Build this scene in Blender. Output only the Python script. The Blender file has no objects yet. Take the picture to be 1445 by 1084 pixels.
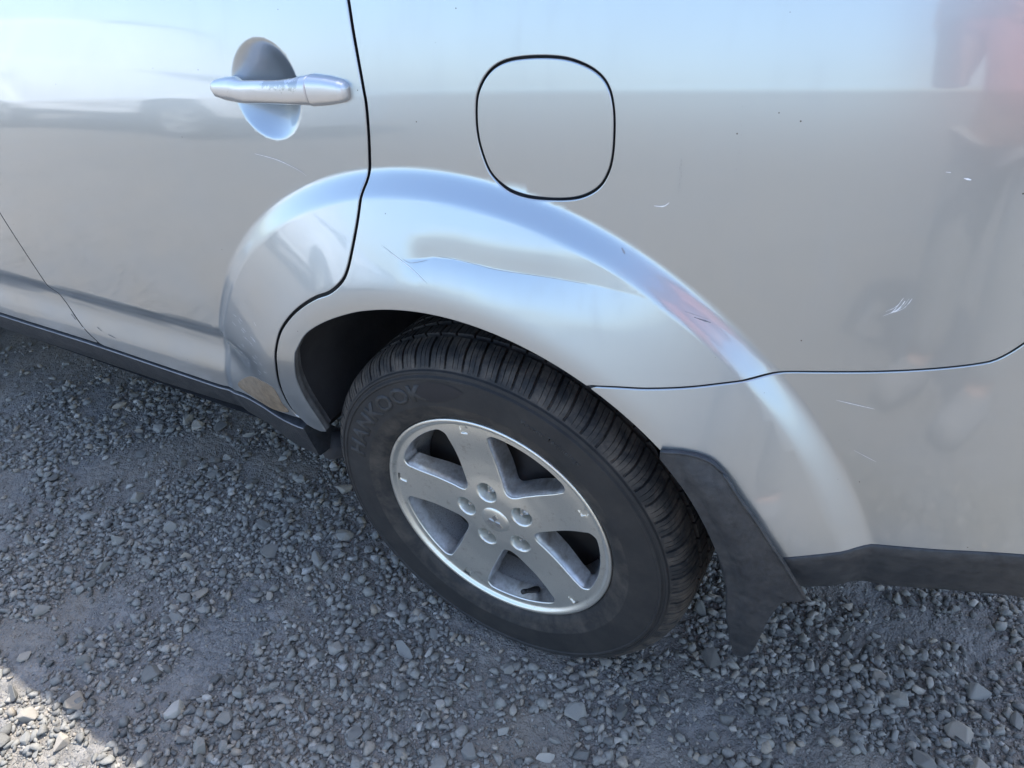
import bpy, bmesh, math, random
import numpy as np
from mathutils import Matrix, Vector
from mathutils.geometry import delaunay_2d_cdt

random.seed(7)
rng = np.random.default_rng(7)
scene = bpy.context.scene
col = scene.collection
R = math.radians
ZC = 0.335                      # height of the rear wheel centre; x is measured from that wheel, y goes into the car

# ---------------------------------------------------------------- camera
yaw, pitch, roll = -0.583175, 0.634044, -0.110269
cam_f = Vector((math.sin(yaw) * math.cos(pitch), math.cos(yaw) * math.cos(pitch), -math.sin(pitch)))
cam_r = Vector((math.cos(yaw), -math.sin(yaw), 0))
cam_u = cam_r.cross(cam_f)
r2 = cam_r * math.cos(roll) + cam_u * math.sin(roll)
u2 = -cam_r * math.sin(roll) + cam_u * math.cos(roll)
cd = bpy.data.cameras.new('camera')
cam = bpy.data.objects.new('camera', cd)
col.objects.link(cam)
M = Matrix(((r2.x, u2.x, -cam_f.x), (r2.y, u2.y, -cam_f.y), (r2.z, u2.z, -cam_f.z))).to_4x4()
M.translation = Vector((0.54151, -0.71536, 0.94941 + ZC))
cam.matrix_world = M
cd.sensor_width = 36
cd.lens = 36 * 1050 / 1445
cd.clip_start = 0.02
cd.clip_end = 3000
scene.camera = cam

# ---------------------------------------------------------------- sky, sun, exposure
SUN_EL, SUN_AZ = R(63.7), R(8)          # behind the car, so the near side stands in its own shade
world = bpy.data.worlds.new('World')
scene.world = world
world.use_nodes = True
wn = world.node_tree.nodes
sky = wn.new('ShaderNodeTexSky')
sky.sky_type = 'NISHITA'
sky.sun_disc = False
sky.sun_elevation = SUN_EL
sky.sun_rotation = SUN_AZ
sky.air_density = 1.0
sky.dust_density = 1.7
sky.ozone_density = 2.2
world.node_tree.links.new(sky.outputs[0], wn['Background'].inputs[0])
wn['Background'].inputs[1].default_value = 0.15
sd = bpy.data.lights.new('sun', 'SUN')
sd.energy = 2.6
sd.angle = R(0.53)
sd.color = (1.0, 0.972, 0.93)
sun = bpy.data.objects.new('sun', sd)
col.objects.link(sun)
to_sun = Vector((math.sin(SUN_AZ) * math.cos(SUN_EL), math.cos(SUN_AZ) * math.cos(SUN_EL), math.sin(SUN_EL)))
sun.rotation_euler = to_sun.to_track_quat('Z', 'Y').to_euler()
sun.location = to_sun * 20
scene.view_settings.view_transform = 'Standard'
scene.view_settings.look = 'None'
scene.view_settings.gamma = 1
scene.view_settings.exposure = 1.86
scene.view_settings.use_curve_mapping = False
scene.cycles.max_bounces = 8
scene.cycles.use_denoising = True


# ================================================================ materials
def new_mat(name):
    m = bpy.data.materials.new(name)
    m.use_nodes = True
    nt = m.node_tree
    return m, nt, nt.nodes['Principled BSDF']


def node(nt, t, **kw):
    n = nt.nodes.new(t)
    for k, v in kw.items():
        if k.startswith('i_'):
            n.inputs[k[2:].replace('_', ' ')].default_value = v
        else:
            setattr(n, k, v)
    return n


def noise(nt, scale, detail=3, rough=0.55, coord=None, dist=0.0):
    n = node(nt, 'ShaderNodeTexNoise')
    n.inputs['Scale'].default_value = scale
    n.inputs['Detail'].default_value = detail
    n.inputs['Roughness'].default_value = rough
    n.inputs['Distortion'].default_value = dist
    if coord is not None:
        nt.links.new(coord, n.inputs['Vector'])
    return n


def ramp(nt, src, stops):
    r = node(nt, 'ShaderNodeValToRGB')
    e = r.color_ramp.elements
    while len(e) < len(stops):
        e.new(0.5)
    for el, (p, c) in zip(e, stops):
        el.position = p
        el.color = c if len(c) == 4 else (*c, 1)
    nt.links.new(src, r.inputs[0])
    return r


def mix(nt, fac, a, b):
    m = node(nt, 'ShaderNodeMix', data_type='RGBA')
    for s, v in ((0, fac), (6, a), (7, b)):
        if hasattr(v, 'is_linked') or hasattr(v, 'links'):
            nt.links.new(v, m.inputs[s])
        else:
            m.inputs[s].default_value = v if s == 0 else (*v, 1)
    return m.outputs[2]


def bump(nt, p, src, strength, dist):
    b = node(nt, 'ShaderNodeBump')
    b.inputs['Strength'].default_value = strength
    b.inputs['Distance'].default_value = dist
    nt.links.new(src, b.inputs['Height'])
    nt.links.new(b.outputs[0], p.inputs['Normal'])
    return b


def paint(name, c, metallic=0.90, rough=0.32, wear=0.0):
    m, nt, p = new_mat(name)
    tc = node(nt, 'ShaderNodeTexCoord').outputs['Object']
    fl = noise(nt, 5, 2, 0.5, tc)
    flr = ramp(nt, fl.outputs[0], [(0, [x * 0.985 for x in c]), (1, [min(1, x * 1.015) for x in c])])
    # dried dirt: fine spatter and rain streaks
    mp = node(nt, 'ShaderNodeMapping')
    mp.inputs['Scale'].default_value = (60, 60, 5)
    nt.links.new(tc, mp.inputs[0])
    st = noise(nt, 1.0, 4, 0.6, mp.outputs[0])
    sr = ramp(nt, st.outputs[0], [(0.50, (0, 0, 0)), (0.78, (1, 1, 1))])
    pat = noise(nt, 3.0, 4, 0.6, tc)
    pr = ramp(nt, pat.outputs[0], [(0.42, (0, 0, 0)), (0.72, (1, 1, 1))])
    mul = node(nt, 'ShaderNodeMath', operation='MULTIPLY')
    nt.links.new(sr.outputs[0], mul.inputs[0])
    nt.links.new(pr.outputs[0], mul.inputs[1])
    # road dust lies thicker low down on the car
    sep = node(nt, 'ShaderNodeSeparateXYZ')
    nt.links.new(tc, sep.inputs[0])
    low = node(nt, 'ShaderNodeMapRange')
    low.inputs['From Min'].default_value = 0.85
    low.inputs['From Max'].default_value = 0.42
    low.inputs['To Min'].default_value = 0.04
    low.inputs['To Max'].default_value = 0.30
    nt.links.new(sep.outputs[2], low.inputs[0])
    gr = noise(nt, 7, 3, 0.5, tc)
    grr = ramp(nt, gr.outputs[0], [(0.35, (0, 0, 0)), (0.68, (1, 1, 1))])
    dm = node(nt, 'ShaderNodeMath', operation='MULTIPLY')
    nt.links.new(low.outputs[0], dm.inputs[0])
    nt.links.new(grr.outputs[0], dm.inputs[1])
    dsum = node(nt, 'ShaderNodeMath', operation='MULTIPLY_ADD')
    nt.links.new(mul.outputs[0], dsum.inputs[0])
    dsum.inputs[1].default_value = 0.16
    nt.links.new(dm.outputs[0], dsum.inputs[2])
    # stone-chip specks
    sp = node(nt, 'ShaderNodeTexVoronoi')
    sp.inputs['Scale'].default_value = 33
    nt.links.new(tc, sp.inputs['Vector'])
    spr = ramp(nt, sp.outputs['Distance'], [(0.022, (1, 1, 1)), (0.034, (0, 0, 0))])
    spc = node(nt, 'ShaderNodeSeparateColor')
    nt.links.new(sp.outputs['Color'], spc.inputs[0])
    gt = node(nt, 'ShaderNodeMath', operation='GREATER_THAN')
    nt.links.new(spc.outputs[0], gt.inputs[0])
    gt.inputs[1].default_value = 0.5
    spm = node(nt, 'ShaderNodeMath', operation='MULTIPLY')
    nt.links.new(spr.outputs[0], spm.inputs[0])
    nt.links.new(gt.outputs[0], spm.inputs[1])
    c1 = mix(nt, dsum.outputs[0], flr.outputs[0], (0.34, 0.33, 0.31))
    c2 = mix(nt, spm.outputs[0], c1, (0.10, 0.095, 0.09))
    if wear:
        wn_ = noise(nt, 95, 9, 0.75, tc)
        px_ = node(nt, 'ShaderNodeMath', operation='COMPARE')        # the patch rubbed bare by hands: the top of the grip near its rear end
        nt.links.new(sep.outputs[0], px_.inputs[0])
        px_.inputs[1].default_value = -.244
        px_.inputs[2].default_value = .030
        pz_ = node(nt, 'ShaderNodeMapRange')
        pz_.inputs['From Min'].default_value = ZC + .700
        pz_.inputs['From Max'].default_value = ZC + .713
        nt.links.new(sep.outputs[2], pz_.inputs[0])
        pm_ = node(nt, 'ShaderNodeMath', operation='MULTIPLY')
        nt.links.new(px_.outputs[0], pm_.inputs[0])
        nt.links.new(pz_.outputs[0], pm_.inputs[1])
        ad_ = node(nt, 'ShaderNodeMath', operation='MULTIPLY_ADD')
        nt.links.new(pm_.outputs[0], ad_.inputs[0])
        ad_.inputs[1].default_value = .22
        nt.links.new(wn_.outputs[0], ad_.inputs[2])
        wr = ramp(nt, ad_.outputs[0], [(0.655, (0, 0, 0)), (0.675, (1, 1, 1))])
        c2 = mix(nt, wr.outputs[0], c2, (0.40, 0.41, 0.40))
    nt.links.new(c2, p.inputs['Base Color'])
    mr = node(nt, 'ShaderNodeMapRange')
    mr.inputs['To Min'].default_value = metallic
    mr.inputs['To Max'].default_value = 0.1
    nt.links.new(dsum.outputs[0], mr.inputs[0])
    nt.links.new(mr.outputs[0], p.inputs['Metallic'])
    rr_ = node(nt, 'ShaderNodeMapRange')
    rr_.inputs['To Min'].default_value = rough
    rr_.inputs['To Max'].default_value = 0.7
    nt.links.new(dsum.outputs[0], rr_.inputs[0])
    nt.links.new(rr_.outputs[0], p.inputs['Roughness'])
    cw = node(nt, 'ShaderNodeMapRange')
    cw.inputs['To Min'].default_value = 1.0
    cw.inputs['To Max'].default_value = 0.25
    nt.links.new(dsum.outputs[0], cw.inputs[0])
    nt.links.new(cw.outputs[0], p.inputs['Coat Weight'])
    p.inputs['Coat Roughness'].default_value = 0.05
    p.inputs['Coat IOR'].default_value = 1.6
    return m


def plain(name, c, rough=0.5, metallic=0.0, var=0.25, scale=20, bmp=0.0, bscale=200, dirt=None, dirt_amt=0.5, spec=0.5):
    m, nt, p = new_mat(name)
    tc = node(nt, 'ShaderNodeTexCoord').outputs['Object']
    n = noise(nt, scale, 6, 0.62, tc)
    r = ramp(nt, n.outputs[0], [(0.3, [x * (1 - var) for x in c]), (0.7, [min(1, x * (1 + var)) for x in c])])
    out = r.outputs[0]
    if dirt:
        n2 = noise(nt, scale * 0.37, 8, 0.7, tc, 0.4)
        dr = ramp(nt, n2.outputs[0], [(0.42, (0, 0, 0)), (0.75, (dirt_amt,) * 3)])
        out = mix(nt, dr.outputs[0], out, dirt)
    nt.links.new(out, p.inputs['Base Color'])
    p.inputs['Roughness'].default_value = rough
    p.inputs['Metallic'].default_value = metallic
    p.inputs['Specular IOR Level'].default_value = spec
    if bmp:
        n3 = noise(nt, bscale, 4, 0.6, tc)
        bump(nt, p, n3.outputs[0], bmp, 0.002)
    return m


SILVER = (0.412, 0.445, 0.464)
MT = {
    'paint': paint('silver_paint', SILVER),
    'handle': paint('worn_silver_paint', (0.60, 0.605, 0.61), rough=0.40, wear=1),
    'white_paint': paint('white_paint', (0.80, 0.80, 0.78), metallic=0.0, rough=0.4),
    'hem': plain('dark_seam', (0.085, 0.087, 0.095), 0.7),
    'plastic': plain('black_plastic', (0.020, 0.023, 0.027), 0.42, var=0.35, scale=130, bmp=0.35, bscale=900, dirt=(0.10, 0.097, 0.092), dirt_amt=0.40),
    'liner': plain('liner_plastic', (0.022, 0.022, 0.024), 0.85, bmp=0.3, bscale=120, dirt=(0.05, 0.046, 0.044), dirt_amt=0.5),
    'flange': plain('arch_flange', (0.13, 0.128, 0.125), 0.6, scale=60, var=0.4, dirt=(0.10, 0.085, 0.07)),
    'rubber': None, 'letter': None, 'rim': None,
    'dark_metal': plain('brake_metal', (0.014, 0.012, 0.011), 0.75, 0.0, dirt=(0.035, 0.02, 0.012)),
    'nut': plain('lug_nut_steel', (0.55, 0.54, 0.52), 0.3, 0.9),
    'valve': plain('valve_rubber', (0.012, 0.012, 0.012), 0.6),
    'film': plain('dirty_film', (0.165, 0.125, 0.085), 0.6, var=0.35, scale=70, bmp=0.4, bscale=350, dirt=(0.26, 0.215, 0.165), dirt_amt=0.7),
    'scuff': plain('pale_scuff', (0.78, 0.785, 0.785), 0.5),
    'mark': plain('dark_scratch', (0.15, 0.15, 0.155), 0.6),
    'faint': plain('grey_scratch', (0.30, 0.30, 0.305), 0.5),
    'sill_glint': plain('sill_edge_highlight', (0.20, 0.20, 0.205), 0.5),
    'glass': None,
    'lamp': plain('red_lens', (0.22, 0.006, 0.006), 0.06, var=0.04),
    'chrome': plain('bright_trim', (0.75, 0.75, 0.75), 0.18, 1.0, var=0.05),
}
m, nt, p = new_mat('tinted_glass')
p.inputs['Base Color'].default_value = (0.012, 0.014, 0.015, 1)
p.inputs['Roughness'].default_value = 0.03
MT['glass'] = m

# tyre rubber: worn black with brown dust on the shoulder
m, nt, p = new_mat('tyre_rubber')
tc = node(nt, 'ShaderNodeTexCoord').outputs['Object']
n1 = noise(nt, 26, 7, 0.65, tc)
base_c = ramp(nt, n1.outputs[0], [(0.3, (0.012, 0.012, 0.0125)), (0.7, (0.020, 0.0195, 0.0195))])
n2 = noise(nt, 24, 8, 0.72, tc, 0.3)
dm_ = ramp(nt, n2.outputs[0], [(0.42, (0, 0, 0)), (0.72, (0.75, 0.75, 0.75))])
at = node(nt, 'ShaderNodeAttribute', attribute_name='dust')
mu = node(nt, 'ShaderNodeMath', operation='MULTIPLY')
nt.links.new(dm_.outputs[0], mu.inputs[0])
nt.links.new(at.outputs['Fac'], mu.inputs[1])
nt.links.new(mix(nt, mu.outputs[0], base_c.outputs[0], (0.150, 0.122, 0.094)), p.inputs['Base Color'])
p.inputs['Roughness'].default_value = 0.72
n3 = noise(nt, 420, 3, 0.6, tc)
bump(nt, p, n3.outputs[0], 0.25, 0.001)
MT['rubber'] = m
MT['letter'] = plain('tyre_lettering', (0.034, 0.033, 0.032), 0.75, var=0.5, scale=60)
MT['letter_dark'] = plain('tyre_panel', (0.010, 0.010, 0.013), 0.6, var=0.2)

# alloy: silver lacquer with brake dust and corrosion speckle
m, nt, p = new_mat('alloy_lacquer')
tc = node(nt, 'ShaderNodeTexCoord').outputs['Object']
n1 = noise(nt, 700, 2, 0.5, tc)
r1 = ramp(nt, n1.outputs[0], [(0.3, (0.70, 0.695, 0.64)), (0.7, (0.80, 0.79, 0.73))])
n2 = noise(nt, 60, 9, 0.75, tc)
r2_ = ramp(nt, n2.outputs[0], [(0.56, (0, 0, 0)), (0.72, (0.55, 0.55, 0.55))])
cdirt = mix(nt, r2_.outputs[0], r1.outputs[0], (0.32, 0.28, 0.22))
nt.links.new(cdirt, p.inputs['Base Color'])
p.inputs['Metallic'].default_value = 0.90
p.inputs['Roughness'].default_value = 0.37
p.inputs['Coat Weight'].default_value = 0.5
p.inputs['Coat Roughness'].default_value = 0.15
bump(nt, p, n1.outputs[0], 0.05, 0.0005)
MT['rim'] = m
# barrel: brighter metal, speckled with black brake dust
m, nt, p = new_mat('alloy_barrel')
tc = node(nt, 'ShaderNodeTexCoord').outputs['Object']
n1 = noise(nt, 520, 6, 0.75, tc)
r1 = ramp(nt, n1.outputs[0], [(0.36, (0.20, 0.18, 0.16)), (0.47, (0.56, 0.555, 0.54)), (0.8, (0.66, 0.655, 0.64))])
nt.links.new(r1.outputs[0], p.inputs['Base Color'])
p.inputs['Metallic'].default_value = 0.7
p.inputs['Roughness'].default_value = 0.36
MT['barrel'] = m
MT['wall'] = plain('alloy_wall', (0.74, 0.74, 0.735), 0.30, 0.9, var=0.08, scale=110, dirt=(0.22, 0.17, 0.12), dirt_amt=0.75)


def stone_mat(name, island):
    m, nt, p = new_mat(name)
    geo = node(nt, 'ShaderNodeNewGeometry')
    if island:
        src = geo.outputs['Random Per Island']
    else:
        src = node(nt, 'ShaderNodeObjectInfo').outputs['Random']
    r = ramp(nt, src, [(0.0, (0.100, 0.098, 0.091)), (0.30, (0.190, 0.182, 0.163)), (0.55, (0.252, 0.240, 0.211)),
                       (0.72, (0.200, 0.195, 0.178)), (0.84, (0.27, 0.256, 0.228)), (0.93, (0.285, 0.240, 0.185)), (1.0, (0.40, 0.385, 0.355))])
    tc = node(nt, 'ShaderNodeTexCoord').outputs['Object']
    n = noise(nt, 160 if island else 60, 6, 0.7, tc)
    rr = ramp(nt, n.outputs[0], [(0.25, (0.72, 0.72, 0.72)), (0.75, (1.22, 1.20, 1.16))])
    mm = node(nt, 'ShaderNodeMix', data_type='RGBA', blend_type='MULTIPLY')
    mm.inputs[0].default_value = 1
    nt.links.new(r.outputs[0], mm.inputs[6])
    nt.links.new(rr.outputs[0], mm.inputs[7])
    # pale dust settled on upward faces with a patchy outline
    d = noise(nt, 9, 6, 0.65, geo.outputs['Position'])
    dr = ramp(nt, d.outputs[0], [(0.48, (0, 0, 0)), (0.78, (0.35, 0.35, 0.35))])
    nt.links.new(mix(nt, dr.outputs[0], mm.outputs[2], (0.25, 0.228, 0.195)), p.inputs['Base Color'])
    p.inputs['Roughness'].default_value = 0.85
    n4 = noise(nt, 500 if island else 180, 5, 0.7, tc)
    bump(nt, p, n4.outputs[0], 0.5, 0.001)
    return m


MT['stone'] = stone_mat('gravel_stone', False)
MT['stones'] = stone_mat('gravel_stones', True)

# ground sheet: grit and dust, fading to coarse gravel relief with distance
m, nt, p = new_mat('gravel_ground')
pos = node(nt, 'ShaderNodeNewGeometry').outputs['Position']
v1 = node(nt, 'ShaderNodeTexVoronoi')
v1.inputs['Scale'].default_value = 210
v2 = node(nt, 'ShaderNodeTexVoronoi')
v2.inputs['Scale'].default_value = 62
wob = noise(nt, 90, 3, 0.6, pos)
vm = node(nt, 'ShaderNodeVectorMath', operation='MULTIPLY_ADD')
nt.links.new(wob.outputs['Color'], vm.inputs[0])
vm.inputs[1].default_value = (0.010, 0.010, 0.010)
nt.links.new(pos, vm.inputs[2])
for v in (v1, v2):
    nt.links.new(vm.outputs[0], v.inputs['Vector'])
g1 = ramp(nt, v1.outputs['Color'], [(0.0, (0.105, 0.104, 0.100)), (0.5, (0.18, 0.174, 0.163)), (0.85, (0.235, 0.215, 0.188)), (1, (0.32, 0.305, 0.28))])
g2 = ramp(nt, v2.outputs['Color'], [(0.0, (0.092, 0.092, 0.090)), (0.5, (0.18, 0.175, 0.167)), (1, (0.30, 0.28, 0.252))])
pn = noise(nt, 4.5, 7, 0.65, pos, 0.4)
pr = ramp(nt, pn.outputs[0], [(0.40, (0, 0, 0)), (0.62, (1, 1, 1))])
gc = mix(nt, pr.outputs[0], g1.outputs[0], g2.outputs[0])
du = noise(nt, 2.3, 8, 0.7, pos, 0.6)
dur = ramp(nt, du.outputs[0], [(0.40, (0, 0, 0)), (0.60, (0.85, 0.85, 0.85))])
gc2 = mix(nt, dur.outputs[0], gc, (0.228, 0.198, 0.160))
nt.links.new(gc2, p.inputs['Base Color'])
p.inputs['Roughness'].default_value = 0.9
p.inputs['Specular IOR Level'].default_value = 0.25
inv1 = node(nt, 'ShaderNodeMath', operation='MULTIPLY_ADD')
nt.links.new(v1.outputs['Distance'], inv1.inputs[0])
inv1.inputs[1].default_value = -0.35
inv1.inputs[2].default_value = 0.5
inv2 = node(nt, 'ShaderNodeMath', operation='MULTIPLY_ADD')
nt.links.new(v2.outputs['Distance'], inv2.inputs[0])
inv2.inputs[1].default_value = -0.8
nt.links.new(inv1.outputs[0], inv2.inputs[2])
bump(nt, p, inv2.outputs[0], 0.9, 0.010)
MT['ground'] = m


# ================================================================ helpers
def link(name, me, mat, parent=None, zoff=True):
    if zoff:
        for v in ():
            pass
    o = bpy.data.objects.new(name, me)
    if mat is not None and not me.materials:
        me.materials.append(mat)
    col.objects.link(o)
    if parent is not None:
        o.parent = parent
    return o


def mesh_np(name, V, F, mat, parent=None, smooth=True, N=None, dz=ZC):
    """V (n,3), F list of tuples or (m,k) array; dz lifts wheel-centred coordinates to the ground's zero."""
    V = np.array(V, float)
    V[:, 2] += dz
    me = bpy.data.meshes.new(name)
    me.from_pydata(V.tolist(), [], [tuple(int(i) for i in f) for f in F])
    me.update()
    if smooth:
        me.polygons.foreach_set('use_smooth', [True] * len(me.polygons))
    if N is not None:
        me.normals_split_custom_set_from_vertices([tuple(n) for n in N])
    return link(name, me, mat, parent)


def empty(name, loc, parent=None):
    o = bpy.data.objects.new(name, None)
    o.location = loc
    o.empty_display_size = 0.2
    col.objects.link(o)
    if parent is not None:
        o.parent = parent
    return o


def sm(a, b, x):
    t = np.clip((x - a) / (b - a), 0, 1)
    return t * t * (3 - 2 * t)


def sint(a, b, x):
    t = np.clip((x - a) / (b - a), 0, 1)
    return (b - a) * (t ** 3 - t ** 4 / 2) + np.maximum(x - b, 0)


def catmull(pts, step=0.006, closed=False):
    P = np.array(pts, float)
    n = len(P)
    out = []
    segs = n if closed else n - 1
    for i in range(segs):
        if closed:
            a, b, c, d = P[(i - 1) % n], P[i], P[(i + 1) % n], P[(i + 2) % n]
        else:
            a, b, c, d = P[max(i - 1, 0)], P[i], P[i + 1], P[min(i + 2, n - 1)]
        for t in np.linspace(0, 1, 24, endpoint=False):
            out.append(0.5 * ((2 * b) + (-a + c) * t + (2 * a - 5 * b + 4 * c - d) * t * t + (-a + 3 * b - 3 * c + d) * t ** 3))
    out.append(P[0] if closed else P[-1])
    return resample(np.array(out), step)


def resample(Q, step):
    Q = np.array(Q, float)
    L = np.r_[0, np.cumsum(np.hypot(*np.diff(Q, axis=0).T))]
    k = max(2, int(round(L[-1] / step)) + 1)
    s = np.linspace(0, L[-1], k)
    return np.stack([np.interp(s, L, Q[:, 0]), np.interp(s, L, Q[:, 1])], 1)


def offset(Q, d, closed=False):
    """shift a polyline to its right by d"""
    if closed:
        T = np.roll(Q, -1, 0) - np.roll(Q, 1, 0)
    else:
        T = np.gradient(Q, axis=0)
    T = T / (np.linalg.norm(T, axis=1)[:, None] + 1e-12)
    return Q + d * np.stack([T[:, 1], -T[:, 0]], 1)


def inside(P, poly):
    x, y = P[:, 0], P[:, 1]
    c = np.zeros(len(P), bool)
    a = poly
    b = np.roll(poly, -1, 0)
    for (x1, y1), (x2, y2) in zip(a, b):
        if y1 == y2:
            continue
        t = ((y1 > y) != (y2 > y)) & (x < (x2 - x1) * (y - y1) / (y2 - y1) + x1)
        c ^= t
    return c


def area(Q):
    return 0.5 * np.sum(Q[:, 0] * np.roll(Q[:, 1], -1) - np.roll(Q[:, 0], -1) * Q[:, 1])


def clean(Q, eps=1.5e-3):
    out = [Q[0]]
    for q in Q[1:]:
        if np.hypot(*(q - out[-1])) > eps:
            out.append(q)
    if np.hypot(*(out[0] - out[-1])) < eps:
        out.pop()
    return np.array(out)


def nrm(f, x, z):
    e = 4e-4
    gx = (f(x + e, z) - f(x - e, z)) / (2 * e)
    gz = (f(x, z + e) - f(x, z - e)) / (2 * e)
    N = np.stack([gx, -np.ones_like(gx), gz], 1)
    return N / np.linalg.norm(N, axis=1)[:, None]


def panel(name, outer, holes, f, mat, parent, grid=0.011, extra=None, hem=0.012, smooth_n=True, dz=ZC, under=True, band=False):
    """sheet-metal panel: outline (x,z) laid on the body surface y=f(x,z), with folded edges"""
    loops = [clean(np.array(outer, float))] + [clean(np.array(h, float)) for h in holes]
    if area(loops[0]) < 0:
        loops[0] = loops[0][::-1]
    for i in range(1, len(loops)):
        if area(loops[i]) > 0:
            loops[i] = loops[i][::-1]
    lo, hi = loops[0].min(0), loops[0].max(0)
    gx = np.arange(lo[0] + grid / 2, hi[0], grid)
    gz = np.arange(lo[1] + grid / 2, hi[1], grid)
    G = np.stack(np.meshgrid(gx, gz), -1).reshape(-1, 2)
    G[:, 0] += np.where((np.round((G[:, 1] - lo[1]) / grid - 0.5).astype(int) % 2) == 0, 0, grid / 2)
    if band:                                            # the flare's shoulder is meshed in rings instead
        rg = np.hypot(G[:, 0], G[:, 1])
        G = G[(rg < .570) | (rg > .650)]
    if extra is not None:
        G = np.vstack([G, extra])
    allb = np.vstack(loops)
    keep = inside(G, loops[0])
    for h in loops[1:]:
        keep &= ~inside(G, h)
    G = G[keep]
    ok = np.ones(len(G), bool)
    for s in range(0, len(G), 4000):
        d = ((G[s:s + 4000, None, :] - allb[None]) ** 2).sum(-1).min(1)
        ok[s:s + 4000] = d > (grid * 0.45) ** 2
    G = G[ok]
    verts = [Vector(q) for q in allb] + [Vector(q) for q in G]
    edges = []
    k = 0
    for L in loops:
        n = len(L)
        edges += [(k + i, k + (i + 1) % n) for i in range(n)]
        k += n
    res = delaunay_2d_cdt(verts, edges, [], 0, 1e-6)
    P2 = np.array([(v.x, v.y) for v in res[0]])
    T = np.array([t for t in res[2] if len(t) == 3])
    cen = P2[T].mean(1)
    keep = inside(cen, loops[0])
    for h in loops[1:]:
        keep &= ~inside(cen, h)
    T = T[keep]
    a2 = np.cross(P2[T[:, 1]] - P2[T[:, 0]], P2[T[:, 2]] - P2[T[:, 0]])
    T[a2 < 0] = T[a2 < 0][:, ::-1]
    V = np.stack([P2[:, 0], f(P2[:, 0], P2[:, 1]), P2[:, 1]], 1)
    N = nrm(f, P2[:, 0], P2[:, 1])
    faces = [tuple(t) for t in T]
    # folded edges
    Vs, Ns = [V], [N]
    base_i = len(V)
    for L in loops:
        o1, o2 = offset(L, 0.0011, True), offset(L, 0.0015, True)
        y0 = f(L[:, 0], L[:, 1])
        n0 = nrm(f, L[:, 0], L[:, 1])
        out = offset(L, 1.0, True) - L
        on = np.stack([out[:, 0], 0 * y0, out[:, 1]], 1)
        A = np.stack([L[:, 0], y0 + 0.00001, L[:, 1]], 1)
        B = np.stack([o1[:, 0], y0 + 0.0008, o1[:, 1]], 1)
        Cc = np.stack([o2[:, 0], y0 + 0.0030, o2[:, 1]], 1)
        o3 = offset(L, -.0045, True) if under else o2
        if under:                                     # thin folded sheet: the back of the fold lies behind the panel
            Cc[:, 1] = y0 + min(.0022, hem)
            D = np.stack([o3[:, 0], y0 + min(.0032, hem * 1.3), o3[:, 1]], 1)
        else:
            D = np.stack([o2[:, 0], y0 + hem, o2[:, 1]], 1)
        nb = n0 + on
        nb /= np.linalg.norm(nb, axis=1)[:, None]
        n = len(L)
        Vs += [A, B, Cc, D]
        Ns += [n0, nb, on, on]
        for r_ in range(3):
            for i in range(n):
                j = (i + 1) % n
                q0, q1 = base_i + r_ * n + i, base_i + r_ * n + j
                faces.append((q0, q0 + n, q1 + n, q1))
        base_i += 4 * n
    V = np.vstack(Vs)
    N = np.vstack(Ns)
    return mesh_np(name, V, faces, mat, parent, True, N if smooth_n else None, dz)


def tube(path, rad, k=8):
    """round tube along a list of points"""
    path = [Vector(q) for q in path]
    V, F = [], []
    for i, q in enumerate(path):
        t = (path[min(i + 1, len(path) - 1)] - path[max(i - 1, 0)]).normalized()
        a = t.orthogonal().normalized()
        b = t.cross(a)
        rr = rad[i] if isinstance(rad, (list, tuple)) else rad
        for j in range(k):
            w = 2 * math.pi * j / k
            V.append(q + a * (math.cos(w) * rr) + b * (math.sin(w) * rr))
    for i in range(len(path) - 1):
        for j in range(k):
            F.append((i * k + j, i * k + (j + 1) % k, (i + 1) * k + (j + 1) % k, (i + 1) * k + j))
    F.append(tuple(range(k))[::-1])
    F.append(tuple((len(path) - 1) * k + j for j in range(k)))
    return [tuple(v) for v in V], F


def lathe(prof, k=96, cx=0.0, cz=0.0, a0=0.0, a1=2 * math.pi):
    """prof: (r, y) list, revolved about the wheel axle (y)"""
    full = abs(a1 - a0 - 2 * math.pi) < 1e-6
    ang = np.linspace(a0, a1, k, endpoint=not full)
    V = [(cx + r * math.cos(a), y, cz + r * math.sin(a)) for a in ang for r, y in prof]
    n = len(prof)
    F = []
    for i in range(k if full else k - 1):
        j = (i + 1) % k
        for q in range(n - 1):
            F.append((i * n + q, j * n + q, j * n + q + 1, i * n + q + 1))
    return V, F


# ================================================================ body surface
def zcr(x):
    xc = np.clip(x, -1, .7)
    return .711 + .0655 * xc - .0075 * xc * xc + .03 * (np.minimum(x, -1) + 1)


T9, T7, T2 = math.tan(R(9.3)), math.tan(R(7.6)), math.tan(R(2.6))


def body(x, z):
    t = z - zcr(x)
    s0 = np.maximum(-t, 0)                              # just under the crease the panel still leans, then stands upright lower down
    sa, sb = np.minimum(s0, .075), np.clip(s0 - .075, 0, .19)
    below = -(T7 * sa - (T7 - T2) / .15 * sa * sa) - (T2 * sb - T2 / .38 * sb * sb)
    tp = np.maximum(t, 0)
    above = T9 * tp + .12 * tp * tp
    below = np.where(t < 0, below, T7 * t)
    above = np.where(t > 0, above, T9 * t)
    k = sm(-.007, .007, t)
    y = .024 + below * (1 - k) + above * k
    zb = .236 + .03 * (np.clip(x, -1.6, .2) + .56)
    lo = sm(-.42, -.56, x) * sm(-2.25, -2.1, x)
    y = y + lo * (.011 * sm(zb + .018, zb - .016, z) - .010 * sm(zb - .03, zb - .10, z))
    xr = np.maximum(x - .45, 0)
    y = y + .20 * xr * xr + 2.2 * np.maximum(x - .78, 0) ** 2
    y = y + .16 * np.maximum(-2.6 - x, 0) ** 2 + 2.5 * np.maximum(-3.25 - x, 0) ** 2
    return y


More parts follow.
